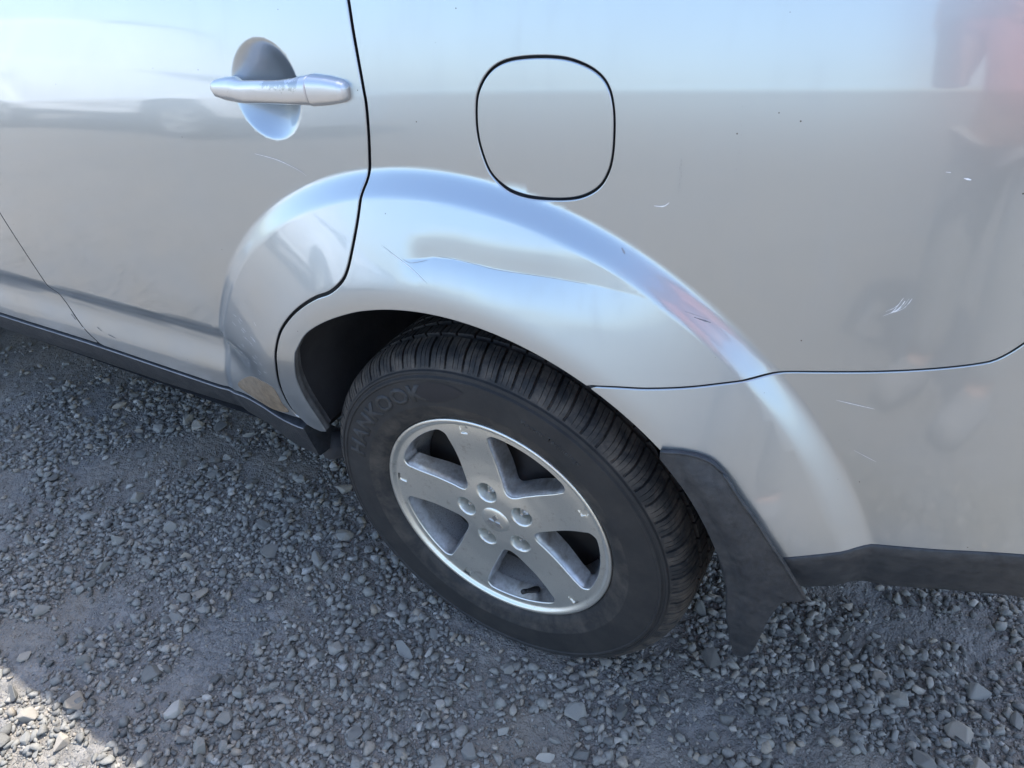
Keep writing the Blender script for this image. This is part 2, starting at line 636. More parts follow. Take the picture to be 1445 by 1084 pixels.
def oflare(d):
    return .0175 * sm(0, .038, d) + .345 * sint(.015, .042, d) - .40 * sint(.130, .195, d)


def flare(dx, z):
    r = np.hypot(dx, z) + 1e-9
    d = .621 - .018 * dx / r - r
    amp = np.where(dx < 0, .30 + .70 * sm(.02, .30, z), .45 + .55 * sm(-.12, .25, z))
    return amp * oflare(np.clip(d, 0, .26))


DENT = np.array([(-.075, .508), (-.056, .510), (-.036, .513), (-.014, .518), (.019, .521), (.045, .519), (.081, .517), (.12, .516), (.157, .516),
                 (.21, .514), (.261, .508), (.302, .499), (.341, .488)])


def dent(x, z):
    zc = np.interp(x, DENT[:, 0], DENT[:, 1])
    t = z - zc
    w = sm(-.072, -.030, x) * sm(.335, .12, x)
    up = (1 - sm(0, .040, np.maximum(t, 0))) * .45 + .55 * np.clip(1 - np.maximum(t, 0) / .036, 0, 1) ** 1.7
    dn = np.clip(1 - np.maximum(-t, 0) / (.030 + .10 * np.clip(x - .02, 0, .2)), 0, 1) ** 1.7
    return .0037 * w * np.where(t > 0, up, dn)


def S(x, z):
    x = np.asarray(x, float)
    z = np.asarray(z, float)
    return body(x, z) - flare(x, z) - flare(-(x + 2.67), z) + np.where(np.abs(x) < .6, dent(x, z), 0)


CUPX, CUPZ, CUPR = -.295, .6975, .066


def S_door(x, z):
    q = np.hypot(x - CUPX, z - CUPZ) / CUPR
    w = .15
    h = np.maximum(1 - q * q, 0)
    return S(x, z) + .030 * (np.sqrt(h * h + w * w * (q < 3)) - w) * sm(1.06, .97, q)


def belt(x):
    return .85 + .02 * np.asarray(x, float)


car = empty('parked_car', (0, 0, 0))
car['label'] = 'silver SUV with dented rear wheel arch and scuffed alloy wheel, filling the picture'
car['category'] = 'car'

DOORGAP = [(-.139, .86), (-.132, .807), (-.129, .777), (-.125, .745), (-.121, .713), (-.119, .688), (-.122, .651), (-.127, .621), (-.130, .606), (-.132, .594),
           (-.137, .577), (-.143, .543), (-.153, .503), (-.162, .476), (-.174, .458), (-.199, .438), (-.232, .422), (-.267, .400), (-.301, .373),
           (-.333, .339), (-.356, .300), (-.371, .264), (-.391, .213), (-.402, .170), (-.404, .140), (-.397, .116), (-.385, .095)]
FUEL = [(.048, .7), (.052, .716), (.062, .732), (.077, .744), (.098, .751), (.13, .7545), (.162, .754), (.187, .748), (.204, .739), (.214, .727), (.219, .711),
        (.221, .69), (.220, .662), (.215, .641), (.204, .623), (.185, .610), (.161, .603), (.128, .600), (.101, .602), (.079, .609), (.061, .624), (.051, .649), (.047, .673)]
SEAM = [(.195, .390), (.217, .392), (.248, .396), (.285, .399), (.330, .406), (.372, .416), (.407, .425), (.426, .430), (.442, .435), (.520, .456), (.573, .473),
        (.610, .488), (.625, .498), (.640, .518), (.655, .545), (.69, .562), (.80, .572), (.98, .578)]
FSEAM = [(-1.215, .84), (-1.207, .55), (-1.190, .402), (-1.160, .271), (-1.146, .226), (-1.135, .199), (-1.118, .168), (-1.085, .13), (-1.045, .095), (-1.035, .088)]
LIPR = .4455

gap = catmull(DOORGAP)
seam = catmull(SEAM)
fseam = catmull(FSEAM)
fuel = catmull(FUEL, 0.004, True)[:-1]
foot = catmull([(-.335, .060), (-.342, .095), (-.3465, .137), (-.348, .164), (-.3465, .198), (-.338, .243), (-.3175, .296), (-.3065, .3135), (-.2725, .3525), (-.2205, .3871), (-.157, .4169), (-.1105, .4316)], 0.005)
foot = foot[foot[:, 1] >= .0955]
a_start = math.degrees(math.atan2(foot[-1][1], foot[-1][0])) - 0.7
arc = lambda a0, a1, r=LIPR, st=0.7: np.array([(r * math.cos(R(a)), r * math.sin(R(a))) for a in np.arange(a0, a1, -st if a1 < a0 else st)])
a_seam = 61.2                                     # the bumper seam meets the arch lip here
sill_z = lambda x: .097 + .018 * sm(-.66, -.53, x) - .008 * sm(-1., -1.5, x)

# ---- rear door
d_rear = offset(gap, 0.0042)                       # gap runs downwards: right of travel is forward
d_front = offset(fseam, -0.0036)
bx = np.linspace(d_rear[-1][0] - .004, d_front[-1][0], 110)
bottom = np.stack([bx, sill_z(bx) + .002], 1)
d_rear = d_rear[d_rear[:, 1] > sill_z(d_rear[-1][0]) + .004]
d_front = d_front[d_front[:, 1] > sill_z(d_front[-1][0]) + .003]
tx = np.linspace(d_front[0][0], d_rear[0][0], 120)
top = np.stack([tx, belt(tx)], 1)
cupe = np.array([(CUPX + CUPR * q * math.cos(a), CUPZ + CUPR * q * math.sin(a)) for q in np.r_[np.linspace(.15, .85, 9), .91, .95, .98, 1.01, 1.04, 1.08] for a in np.linspace(0, 2 * math.pi, 60, endpoint=False)])
crease = lambda x0, x1: np.array([(x, float(zcr(x)) + t) for x in np.arange(x0, x1, .007) for t in (-.013, -.0085, -.0055, -.003, -.001, .001, .003, .0055, .0085, .013)])
fl_pts = lambda a0, a1: np.array([(rr * math.cos(R(a)), rr * math.sin(R(a))) for rr in np.arange(.572, .648, .004) for a in np.arange(a0, a1, .6)])
d_outline = np.vstack([top[1:-1], d_rear[d_rear[:, 1] < belt(-.14)], bottom, d_front[::-1][:-1]])
rear_door = panel('rear_door', d_outline, [], S_door, MT['paint'], car, 0.011, np.vstack([cupe, fl_pts(100, 178), crease(-1.2, -.13)]), band=True)

# ---- quarter panel with fuel flap opening
q_gap = offset(gap, -0.0035)
q_gap = q_gap[(q_gap[:, 1] < belt(-.13) - .002) & (q_gap[:, 1] > .100)]
arch_q = arc(a_start, a_seam + .45)
seam_u = offset(seam, -0.0023)
seam_u = seam_u[np.hypot(seam_u[:, 0], seam_u[:, 1]) > LIPR + .004]
seam_u = seam_u[seam_u[:, 0] < .955]
tx = np.linspace(.95, q_gap[0][0] + .006, 100)
top = np.stack([tx, belt(tx)], 1)
q_outline = np.vstack([q_gap, [(-.372, .0965), (-.356, .0945)], foot, arch_q, seam_u, np.stack([np.full(40, .955), np.linspace(seam_u[-1][1] + .008, belt(.95) - .004, 40)], 1), top])
dent_pts = np.array([(x, np.interp(x, DENT[:, 0], DENT[:, 1]) + t) for x in np.arange(-.07, .34, .006) for t in (-.008, -.004, -.0015, .0015, .004, .008)])
quarter = panel('quarter_panel', q_outline, [offset(fuel, -0.0030, True)], S, MT['paint'], car, 0.011, np.vstack([fl_pts(33, 104), dent_pts, crease(-.11, .95)]), band=True)
fuel_door = panel('fuel_door', offset(fuel, 0.0026, True), [], lambda x, z: S(x, z) + .0004 + .007 * (x - .06) - .004 * (z - .68), MT['paint'], quarter, 0.010, crease(.05, .22))

# ---- rear bumper
seam_d = offset(seam, 0.0021)
seam_d = seam_d[np.hypot(seam_d[:, 0], seam_d[:, 1]) > LIPR + .004]
seam_d = seam_d[seam_d[:, 0] < .955]
VTOP = catmull([(.405, .150), (.44, .168), (.476, .179), (.509, .189), (.538, .198), (.573, .2075), (.628, .223), (.713, .248), (.85, .275), (.955, .285)], 0.008)
arch_b = arc(20, a_seam - .3)
b_outline = np.vstack([seam_d, np.stack([np.full(30, .955), np.linspace(seam_d[-1][1] - .008, .295, 30)], 1), VTOP[::-1], arch_b])
bumper = panel('rear_bumper', b_outline, [], S, MT['paint'], car, 0.012, fl_pts(8, 50), band=True)

# ---- black lower valance under the bumper
vx = np.linspace(.425, .953, 60)
vt = np.interp(vx, VTOP[:, 0], VTOP[:, 1]) - .001
vb = np.interp(vx, [.425, .508, .55, .601, .655, .726, .955], [.085, .090, .098, .106, .125, .145, .17])
V, F = [], []
for i, x in enumerate(vx):
    y0 = float(S(x, vt[i]))
    prof = [(0.016, 0.0), (0.0015, 0.0), (-.0015, -.004)] + [(-.002 + .030 * u ** 1.5, -(vt[i] - vb[i]) * u) for u in (.2, .4, .6, .8, .95)] + [(.034, -(vt[i] - vb[i])), (.10, -(vt[i] - vb[i]) + .004)]
    V += [(x, y0 + a, vt[i] + b) for a, b in prof]
n = len(prof)
F = [(i * n + j, i * n + j + 1, (i + 1) * n + j + 1, (i + 1) * n + j) for i in range(len(vx) - 1) for j in range(n - 1)]
mesh_np('bumper_valance', V, F, MT['plastic'], car)

# ---- fold of the wheel arch lip and the dark liner behind it
arch_all = np.vstack([foot, arc(a_start, 2)])
V, F = [], []
lay = [(0.0002, .0015), (.0014, .010), (.0018, .016), (.0105, .0175), (.0125, .030)]
for off, dy in lay:
    Q = offset(arch_all, -off)
    # radially outward of the opening is away from the wheel
    y0 = S(arch_all[:, 0], arch_all[:, 1])
    V += [(a, b + dy, c) for a, b, c in zip(Q[:, 0], y0, Q[:, 1])]
n = len(arch_all)
F = [(r_ * n + i, r_ * n + i + 1, (r_ + 1) * n + i + 1, (r_ + 1) * n + i) for r_ in range(len(lay) - 1) for i in range(n - 1)]
mesh_np('arch_flange', V, F, MT['flange'], car)
V, F = [], []
Q = offset(arch_all, -.014)
rows = [(0, None, .026), (0, .06, 0), (.004, .12, 0), (.004, .25, 0), (0, .46, 0)]
for off, yy, dy in rows:
    Q2 = offset(Q, -off)
    y0 = S(arch_all[:, 0], arch_all[:, 1]) + dy if yy is None else np.full(n, yy)
    V += [(a, b, c) for a, b, c in zip(Q2[:, 0], y0, Q2[:, 1])]
F = [(r_ * n + i, r_ * n + i + 1, (r_ + 1) * n + i + 1, (r_ + 1) * n + i) for r_ in range(len(rows) - 1) for i in range(n - 1)]
k0 = len(V)
V.append((0, .46, 0))
F += [(k0, (len(rows) - 1) * n + i, (len(rows) - 1) * n + i + 1) for i in range(n - 1)]
mesh_np('wheel_arch_liner', V, F, MT['liner'], car)

# ---- black sill under the doors
sx = np.r_[np.linspace(-2.25, -.70, 60), np.linspace(-.69, -.392, 90)]
V = []
for x in sx:
    zt = float(sill_z(x)) - .004 - .016 * float(sm(-.50, -.40, x))
    y0 = float(S(x, float(sill_z(x))))
    yin = y0 + .010
    zb_ = float(np.interp(x, [-2.25, -1.51, -1.13, -.84, -.70, -.605, -.534, -.48, -.427, -.392], [.03, .030, .036, .040, .045, .050, .052, .040, .028, .024])) - .012
    prof = [(yin + .020, zt + .005), (yin + .004, zt + .003), (y0 - .001, zt), (y0 - .0025, zt - .003), (y0 - .001, zt - .008), (y0 + .003, (zt * .6 + zb_ * .4)),
            (y0 + .012, zb_ + .004), (y0 + .016, zb_), (y0 + .10, zb_ - .01)]
    V += [(x, a, b) for a, b in prof]
n = len(prof)
F = [(i * n + j, i * n + j + 1, (i + 1) * n + j + 1, (i + 1) * n + j) for i in range(len(sx) - 1) for j in range(n - 1)]
k0 = (len(sx) - 1) * n
F.append(tuple(k0 + j for j in range(n)))
sill = mesh_np('side_sill', V, F, MT['plastic'], car, False)
sill.data.polygons.foreach_set('use_smooth', [True] * len(sill.data.polygons))
sill.data.set_sharp_from_angle(angle=R(38))
sill['label'] = 'black plastic sill strip below the doors'
glint_x = np.linspace(-2.2, -.394, 160)
V, F = tube([(x, float(S(x, float(sill_z(x)))) - .0022, float(sill_z(x)) - .0055 - .016 * float(sm(-.50, -.40, x))) for x in glint_x], .0014, 6)
mesh_np('sill_highlight', V, F, MT['sill_glint'], sill)  # thin paler strip: the sill edge's sky highlight, put in as colour
# splash guard in front of the wheel, behind the sill end
V, F = tube([(-.40, .03, .012), (-.385, .07, -.01), (-.375, .20, -.02), (-.375, .40, -.02)], .03, 10)
V = [(a, b, c * 1.0) for a, b, c in V]
mesh_np('splash_guard', V, F, MT['liner'], car)

# ---- mud flap
FLAP = catmull([(.312, .322), (.340, .3245), (.366, .320), (.382, .310), (.397, .294), (.419, .264), (.438, .238), (.458, .205), (.475, .177), (.505, .120)], .006)
FLOW = catmull([(.507, .113), (.495, .106), (.481, .101), (.468, .062), (.461, .018), (.453, -.036), (.444, -.066), (.436, -.075), (.427, -.073)], .006)
FIN = catmull([(.423, -.04), (.415, .045), (.409, .108), (.398, .158), (.376, .215), (.348, .265), (.312, .310)], .006)


def S_flap(x, z):
    # a moulded sheet: stands proud of the bumper, with a rounded fold parallel to its inner edge, tail curving inwards
    xi = np.interp(z, [-.04, .045, .108, .158, .215, .265, .310], [.423, .415, .409, .398, .376, .348, .312])
    w = x - xi
    return S(x, np.maximum(z, .10)) - .0045 - .0065 * sm(.010, .034, w) * sm(.33, .27, z) + .022 * sm(.05, -.09, z)


fo = np.vstack([FLAP, FLOW, FIN])
flap = panel('mud_flap', fo, [], S_flap, MT['plastic'], car, 0.010, None, 0.010)
flap['label'] = 'black plastic mud flap behind the rear wheel'
# raised rim along its outer edge, and the blade that turns in behind the tyre
rimp = [(a, float(S_flap(a, b)) - .0012, b) for a, b in np.vstack([FLAP])]
V, F = tube(rimp, .0022, 8)
mesh_np('flap_edge', V, F, MT['plastic'], flap)
V = []
for (a, b) in FIN:
    y0 = float(S_flap(a, b))
    V += [(a, y0 + .001, b), (a - .004, y0 + .004, b), (a - .010 - .02 * (b > .1), y0 + .05, b), (a - .012, y0 + .20, b)]
F = [(i * 4 + j, i * 4 + j + 1, (i + 1) * 4 + j + 1, (i + 1) * 4 + j) for i in range(len(FIN) - 1) for j in range(3)]
mesh_np('flap_blade', V, F, MT['plastic'], flap)

# ---- dark inner shell seen through the panel gaps
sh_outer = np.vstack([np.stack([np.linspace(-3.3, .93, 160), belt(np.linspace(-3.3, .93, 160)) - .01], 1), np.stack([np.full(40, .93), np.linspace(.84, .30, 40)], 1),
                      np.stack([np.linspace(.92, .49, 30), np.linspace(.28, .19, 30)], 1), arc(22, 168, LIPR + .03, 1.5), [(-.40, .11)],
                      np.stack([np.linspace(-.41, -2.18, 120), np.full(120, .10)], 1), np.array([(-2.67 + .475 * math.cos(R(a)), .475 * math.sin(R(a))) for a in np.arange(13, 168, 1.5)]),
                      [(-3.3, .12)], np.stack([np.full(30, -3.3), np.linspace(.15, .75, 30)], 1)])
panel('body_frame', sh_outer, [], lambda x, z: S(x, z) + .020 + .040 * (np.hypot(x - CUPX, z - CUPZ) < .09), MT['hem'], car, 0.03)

# ---- front door and wing ahead of it
f_rear = offset(fseam, 0.0036)
f_rear = f_rear[(f_rear[:, 1] > sill_z(-1.05) + .003) & (f_rear[:, 1] < belt(-1.2) - .003)]
bx = np.linspace(f_rear[-1][0] - .004, -2.02, 60)
front_edge = catmull([(-2.03, .10), (-2.10, .30), (-2.12, .55), (-2.08, belt(-2.08) - .01)], .02)
tx = np.linspace(-2.07, f_rear[0][0] - .01, 50)
front_door = panel('front_door', np.vstack([np.stack([tx, belt(tx)], 1), f_rear, np.stack([bx, sill_z(bx) + .002], 1), front_edge]), [], lambda x, z: S(x, z) + .0016, MT['paint'], car, 0.02)
w_rear = front_edge - np.array([.006, 0])
arch_f = np.array([(-2.67 + LIPR * math.cos(R(a)), LIPR * math.sin(R(a))) for a in np.arange(165, 14, -1.2)])
fw = np.vstack([w_rear[::-1], [(-2.10, .097), (-2.20, .097)], arch_f[::-1], [(-3.15, .08), (-3.42, .10)], np.stack([np.full(20, -3.44), np.linspace(.12, .60, 20)], 1),
                np.stack([np.linspace(-3.43, -2.1, 60), np.interp(np.linspace(-3.43, -2.1, 60), [-3.43, -3.0, -2.1], [.62, .72, .80])], 1)])
front_wing = panel('front_wing', fw, [], S, MT['paint'], car, 0.02)

V, F = tube([(a, float(S(a, b)) + .0022, b) for a, b in fseam if .10 < b < .82], .0024, 8)
mesh_np('gap_shade_strip', V, F, MT['liner'], rear_door)  # added dark strip that stands in for the shade inside the door gap
# ---- glasshouse
def G(x, z):
    return S(x, belt(x)) + .012 + .40 * (z - belt(x)) + .12 * (z - belt(x)) ** 2


zr = lambda x: np.interp(x, [-1.25, -.9, -.3, .3, .60], [1.262, 1.295, 1.312, 1.300, 1.27])
rx = np.linspace(-1.22, .58, 60)
g_out = np.vstack([np.stack([rx, zr(rx)], 1), catmull([(.62, 1.25), (.80, 1.02), (.88, belt(.88) + .004)], .02), np.stack([np.linspace(.86, -2.04, 90), belt(np.linspace(.86, -2.04, 90)) + .003], 1),
                   catmull([(-2.06, belt(-2.06) + .004), (-1.75, 1.02), (-1.30, 1.245)], .02)])
wins = [[(-1.83, .845), (-1.27, .855), (-1.27, 1.20), (-1.36, 1.185), (-1.62, 1.03)], [(-1.16, .86), (-.25, .88), (-.14, 1.22), (-.5, 1.245), (-1.16, 1.215)],
        [(-.10, .90), (.56, .915), (.70, .99), (.56, 1.19), (.0, 1.225)]]
win_l = [resample(np.vstack([w, w[:1]]), .02)[:-1] for w in wins]
frame = panel('window_frame', g_out, win_l, G, MT['paint'], car, 0.03)
for w in win_l:
    if area(w) > 0:
        w = w[::-1]
    panel('side_window', offset(w, -.001, True)[::-1], [], lambda x, z: G(x, z) + .004, MT['glass'], car, 0.05)
CY = .86                                            # the car's centre plane
n = 25
u = np.linspace(0, 1, n)
V = []
for x in np.linspace(-1.27, .62, 50):
    z0 = float(zr(np.clip(x, -1.25, .6)))
    y0 = float(G(np.clip(x, -1.25, .6), z0))
    for t in u:
        yy = y0 + (2 * CY - 2 * y0) * t
        V.append((x, yy, z0 + .055 * (1 - (2 * t - 1) ** 4)))
F = [(i * n + j, i * n + j + 1, (i + 1) * n + j + 1, (i + 1) * n + j) for i in range(49) for j in range(n - 1)]
mesh_np('roof', V, F, MT['paint'], car)


def across(name, side, mat, crown, parent=None):
    """surface spanned between a curve on the near side and its mirror on the far side"""
    V = []
    for (x, y, z) in side:
        for t in u:
            V.append((x - crown[0] * (1 - (2 * t - 1) ** 2), y + (2 * CY - 2 * y) * t, z + crown[1] * (1 - (2 * t - 1) ** 2)))
    F = [(i * n + j, i * n + j + 1, (i + 1) * n + j + 1, (i + 1) * n + j) for i in range(len(side) - 1) for j in range(n - 1)]
    return mesh_np(name, V, F, mat, parent or car)


ap = catmull([(-2.06, .815), (-1.75, 1.02), (-1.27, 1.265)], .05)
across('windscreen', [(a, float(G(a, b)) + .01, b) for a, b in ap], MT['glass'], (.14, .02))
across('bonnet', [(a, float(S(a, .60)) + .03, b) for a, b in catmull([(-3.44, .60), (-3.2, .67), (-2.8, .74), (-2.06, .815)], .05)], MT['paint'], (.12, .03))
across('front_bumper', [(a, float(S(max(a, -3.44), .4)) + .01, b) for a, b in catmull([(-3.43, -.10), (-3.46, .2), (-3.46, .45), (-3.44, .60)], .05)], MT['paint'], (.14, 0))
tg = catmull([(.61, 1.27), (.80, 1.02), (.89, .86), (.955, .62)], .05)
across('rear_window', [(a, float(G(min(a, .9), max(b, .88))) + .01, b) for a, b in tg[:7]], MT['glass'], (-.05, .01))
across('tailgate', [(a, float(G(min(a, .9), max(b, .88))) + .01, b) for a, b in tg[6:]], MT['paint'], (-.06, 0))
across('tail_panel', [(a, float(S(.95, .4)) + .0, b) for a, b in [(.955, .66), (.965, .5), (.965, .3), (.94, .17)]], MT['paint'], (-.10, 0))
tl = np.array([(.70, .59), (.95, .60), (.95, .82), (.80, .84), (.74, .75)])
panel('tail_lamp', resample(np.vstack([tl, tl[:1]]), .02)[:-1], [], lambda x, z: S(x, z) - .006, MT['lamp'], car, 0.04)
V, F = [], []
ux = np.r_[np.linspace(-3.3, -2.2, 4), np.linspace(-2.15, -.45, 8), (-.40, -.1, .2, .40, .48, .60, .95)]
for x in ux:
    zu = -.0 if -2.2 < x < -.42 else (.19 if x > .45 else .12)
    V += [(x, .045 if -2.2 < x < -.42 else .11 if x > .45 else .30, zu), (x, 2 * CY - .06, zu)]
F = [(2 * i, 2 * i + 2, 2 * i + 3, 2 * i + 1) for i in range(len(ux) - 1)]
mesh_np('underbody', V, F, MT['liner'], car, False)

# ---- door handle
def loft_sections(st, k=24, ex=2.6):
    V, F = [], []
    for (x, z0, z1, yo, yi) in st:
        cz, hz, cy, hy = (z0 + z1) / 2, (z1 - z0) / 2, (yo + yi) / 2, (yi - yo) / 2
        for j in range(k):
            a = 2 * math.pi * j / k
            c, s = math.cos(a), math.sin(a)
            V.append((x, cy - hy * math.copysign(abs(c) ** (2 / ex), c), cz + hz * math.copysign(abs(s) ** (2 / ex), s)))
    m_ = len(st)
    for i in range(m_ - 1):
        for j in range(k):
            F.append((i * k + j, i * k + (j + 1) % k, (i + 1) * k + (j + 1) % k, (i + 1) * k + j))
    F.append(tuple(range(k))[::-1])
    F.append(tuple((m_ - 1) * k + j for j in range(k)))
    return V, F


keys = np.array([(-.402, .693, .699, .024, .040), (-.399, .688, .704, .018, .040), (-.391, .6835, .7075, .0135, .040), (-.370, .681, .7115, .0095, .040), (-.350, .681, .714, .006, .038),
                 (-.338, .6815, .7135, .004, .030), (-.322, .683, .713, .002, .020), (-.285, .686, .716, 0, .016), (-.250, .6875, .718, 0, .016), (-.230, .687, .720, .002, .022),
                 (-.215, .686, .722, .004, .034), (-.2035, .685, .7235, .006, .040)])
xs = np.linspace(keys[0, 0], keys[-1, 0], 60)
xs = np.sort(np.r_[xs, keys[1:4, 0]])
V, F = loft_sections([(x, *[float(np.interp(x, keys[:, 0], keys[:, c])) for c in range(1, 5)]) for x in xs])
handle = mesh_np('door_handle', V, F, MT['handle'], rear_door)
handle['label'] = 'silver pull handle with paint worn off its top'
keys = np.array([(-.2022, .6855, .7230, .0068, .040), (-.2012, .6848, .7238, .0058, .040), (-.175, .6875, .7225, .0085, .040), (-.154, .6915, .7195, .0105, .040), (-.147, .694, .7165, .0135, .040), (-.1438, .698, .712, .019, .040), (-.143, .701, .709, .028, .040)])
xs = np.sort(np.r_[np.linspace(keys[0, 0], keys[-1, 0], 24), keys[:, 0]])
V, F = loft_sections([(x, *[float(np.interp(x, keys[:, 0], keys[:, c])) for c in range(1, 5)]) for x in xs], 20, 3.2)
mesh_np('handle_cap', V, F, MT['handle'], rear_door)

# ---- brown stone-guard film on the foot of the rear door
BR = catmull([(-.568, .132), (-.535, .160), (-.485, .188), (-.440, .200), (-.418, .195), (-.4165, .176), (-.421, .151), (-.418, .128), (-.46, .1185), (-.50, .120), (-.54, .1235)], .006, True)[:-1]
film = panel('stone_guard_film', BR, [], lambda x, z: S(x, z) - .0012, MT['film'], rear_door, 0.01, None, 0.001)
film['label'] = 'brown dirty stone-guard film on the door corner'


# ---- scratches, scuffs and dark scrape marks on the paint
def mark(pts, w, mat, parent, lift=.0005, jit=.3, nm='scratch'):
    Q = catmull(pts, .003) if len(pts) > 2 else resample(pts, .003)
    m_ = len(Q)
    ww = w * (np.sin(np.linspace(.25, math.pi - .25, m_)) ** .6) * (1 - jit + 2 * jit * rng.random(m_))
    A, B = offset(Q, 1, False) - Q, None
    La, Lb = Q + A * ww[:, None] / 2, Q - A * ww[:, None] / 2
    V = [(a, float(S(a, b)) - lift, b) for a, b in La] + [(a, float(S(a, b)) - lift, b) for a, b in Lb]
    F = [(i, i + 1, m_ + i + 1, m_ + i) for i in range(m_ - 1)]
    return mesh_np(nm, V, F, mat, parent)


mark([(-.345, .608), (-.300, .603), (-.262, .592), (-.250, .585)], .0010, MT['scuff'], rear_door)
mark([(-.095, .521), (-.075, .513), (-.045, .500), (-.02, .487)], .0008, MT['scuff'], quarter)
mark([(-.060, .510), (-.050, .507), (-.038, .509), (-.022, .514)], .0007, MT['faint'], quarter)
mark([(-.005, .5205), (.03, .5205), (.08, .5165), (.15, .516), (.20, .514)], .0006, MT['faint'], quarter)
mark([(.327, .4885), (.345, .483)], .0012, MT['mark'], quarter, jit=.5)
mark([(.316, .4945), (.342, .4865)], .0006, MT['faint'], quarter, jit=.5)
mark([(.2340, .556), (.2390, .550)], .0022, MT['faint'], quarter)
mark([(.270, .610), (.281, .611), (.287, .616)], .0011, MT['scuff'], quarter)
for dx_, dz_, w_ in ((0, 0, .0009), (.003, .003, .0006), (-.002, .003, .0006), (.0055, .0035, .0005), (-.004, -.003, .0005)):   # scuffed patch by the bumper seam
    mark([(.520 + dx_, .528 + dz_), (.528 + dx_, .535 + dz_), (.5325 + dx_, .546 + dz_)], w_, MT['scuff'], quarter, jit=.7)
mark([(.553, .672), (.559, .671)], .0014, MT['scuff'], quarter, jit=.6)
mark([(.538, .676), (.542, .676)], .0014, MT['scuff'], quarter, jit=.6)
for k in range(9):                                  # dotted drip marks right of the fuel flap
    x0, z0 = .2975 + rng.normal(0, .0012), .664 - .0042 * k
    mark([(x0, z0), (x0 + .0003, z0 - rng.uniform(.001, .003))], .0008, MT['faint'], quarter)
for k in range(8):
    x0, z0 = .355 + rng.normal(0, .0010), .720 - .0085 * k
    mark([(x0, z0), (x0 + .0003, z0 - rng.uniform(.001, .003))], .0007, MT['faint'], quarter)
mark([(.49, .41), (.53, .409)], .0006, MT['scuff'], bumper)
mark([(.52, .345), (.545, .336)], .0006, MT['scuff'], bumper)
mark([(-1.122, .160), (-1.108, .148)], .0030, MT['mark'], front_door, jit=.6)
mark([(-1.03, .148), (-1.015, .141)], .0022, MT['mark'], rear_door, jit=.6)
mark([(-.995, .138), (-.968, .134)], .0020, MT['mark'], rear_door, jit=.6)
for k in range(26):                                 # fine rub marks where the door foot meets the arch
    x0, z0 = rng.uniform(-.50, -.41), rng.uniform(.20, .34)
    mark([(x0, z0), (x0 + rng.uniform(.004, .016), z0 - rng.uniform(.0, .006))], .0007, MT['scuff'], rear_door)

# ================================================================ wheel
wheel = empty('wheel', (0, 0, ZC), car)
wheel['label'] = 'five-spoke silver alloy wheel with dusty tyre'
WZ = 0.0
# tyre profile: (r, y, tread flag)
prof = [(.214, .012, 0), (.2205, .004, 0), (.2255, -.002, 0), (.232, -.0065, 0), (.240, -.0092, 0), (.250, -.0115, 0), (.2535, -.0135, 0), (.256, -.0137, 0), (.262, -.0138, 0), (.280, -.0146, 0), (.298, -.0138, 0),
        (.3035, -.0135, 0), (.3055, -.0155, 0), (.3085, -.0150, 0), (.311, -.0115, 0), (.3135, -.0108, 0), (.3150, -.0122, 0), (.3180, -.0112, 0), (.3195, -.0078, 0), (.3215, -.0066, 1)]
sh = [(.325, -.0040), (.330, -.0008), (.335, .0036), (.3395, .0095), (.3430, .0165), (.3455, .0245), (.3470, .0335), (.3476, .0400)]
prof += [(r, y, 1) for r, y in sh]
ys = []
for gy in (.0475, .0820, .1180, .1525):
    ys += [gy - .0052, gy - .0042, gy + .0042, gy + .0052]
ys = sorted(ys + [.065, .100, .135])
for y in ys:
    prof.append((.3478 + .0022 * (1 - ((y - .1) / .065) ** 2), y, 2))
prof += [(r, .2 - y, 1) for r, y in reversed(sh)]
prof += [(.318, .2085, 0), (.298, .2135, 0), (.270, .212, 0), (.24, .206, 0), (.214, .19, 0)]
NP = 70
fs = [0, .022, .135, .157, .385, .386, .410, .421, .665, .676, .700, .711]
dep_f = [0, 1, 1, 0, 0, .38, .38, 0, 0, .38, .38, 0]
V, dust = [], []
na = NP * len(fs)
for k in range(NP):
    jit = rng.uniform(-.06, .06)
    for f_, df in zip(fs, dep_f):
        for (r, y, fl) in prof:
            rr, sh_ = r, 0.0
            if fl:
                yy = min(max(y, 0), .2)
                sh_ = .45 * math.sin((yy - .02) * 30) if yy < .1 else .45 * math.sin((.18 - yy) * 30)
                dcut = 0.0
                if fl == 1:
                    edge = min(1, max(0, (r - .3225) / .006))
                    dcut = df * .0066 * edge
                else:
                    for gy in (.0475, .0820, .1180, .1525):
                        if abs(y - gy) < .0046:
                            dcut = .0075
                    dcut = max(dcut, df * (.006 if df == 1 else .003))
                rr = r - dcut
            a = 2 * math.pi * (k + f_ + jit * (1 if fl else 0) + sh_ * .5) / NP
            x, z = rr * math.cos(a), rr * math.sin(a)
            yq = y
            if z < -ZC + .012:                       # the tyre sits flat and bulges where it bears on the ground
                q = (-ZC + .012 - z)
                z = -ZC + .012 - .55 * q if q < .02 else z
                z = max(z, -ZC - .002)
                yq = y + (-.006 if y < .1 else .006) * min(1, q / .015) * (fl < 2)
            V.append((x, yq, z))
            dust.append((.5 if r < .254 else .12) if fl == 0 else (1.0 if fl == 1 else .6))
m_ = len(prof)
V = np.array(V)
F = []
idx = np.arange(na * m_).reshape(na, m_)
nx_ = np.roll(idx, -1, 0)
F = np.stack([idx[:, :-1], nx_[:, :-1], nx_[:, 1:], idx[:, 1:]], -1).reshape(-1, 4)
tyre = mesh_np('tyre', V, F, MT['rubber'], wheel, True, None, 0)
att = tyre.data.attributes.new('dust', 'FLOAT', 'POINT')
att.data.foreach_set('value', dust)
tyre.data.set_sharp_from_angle(angle=R(32))
PR = np.array([(r, y) for r, y, fl in prof[:20]])


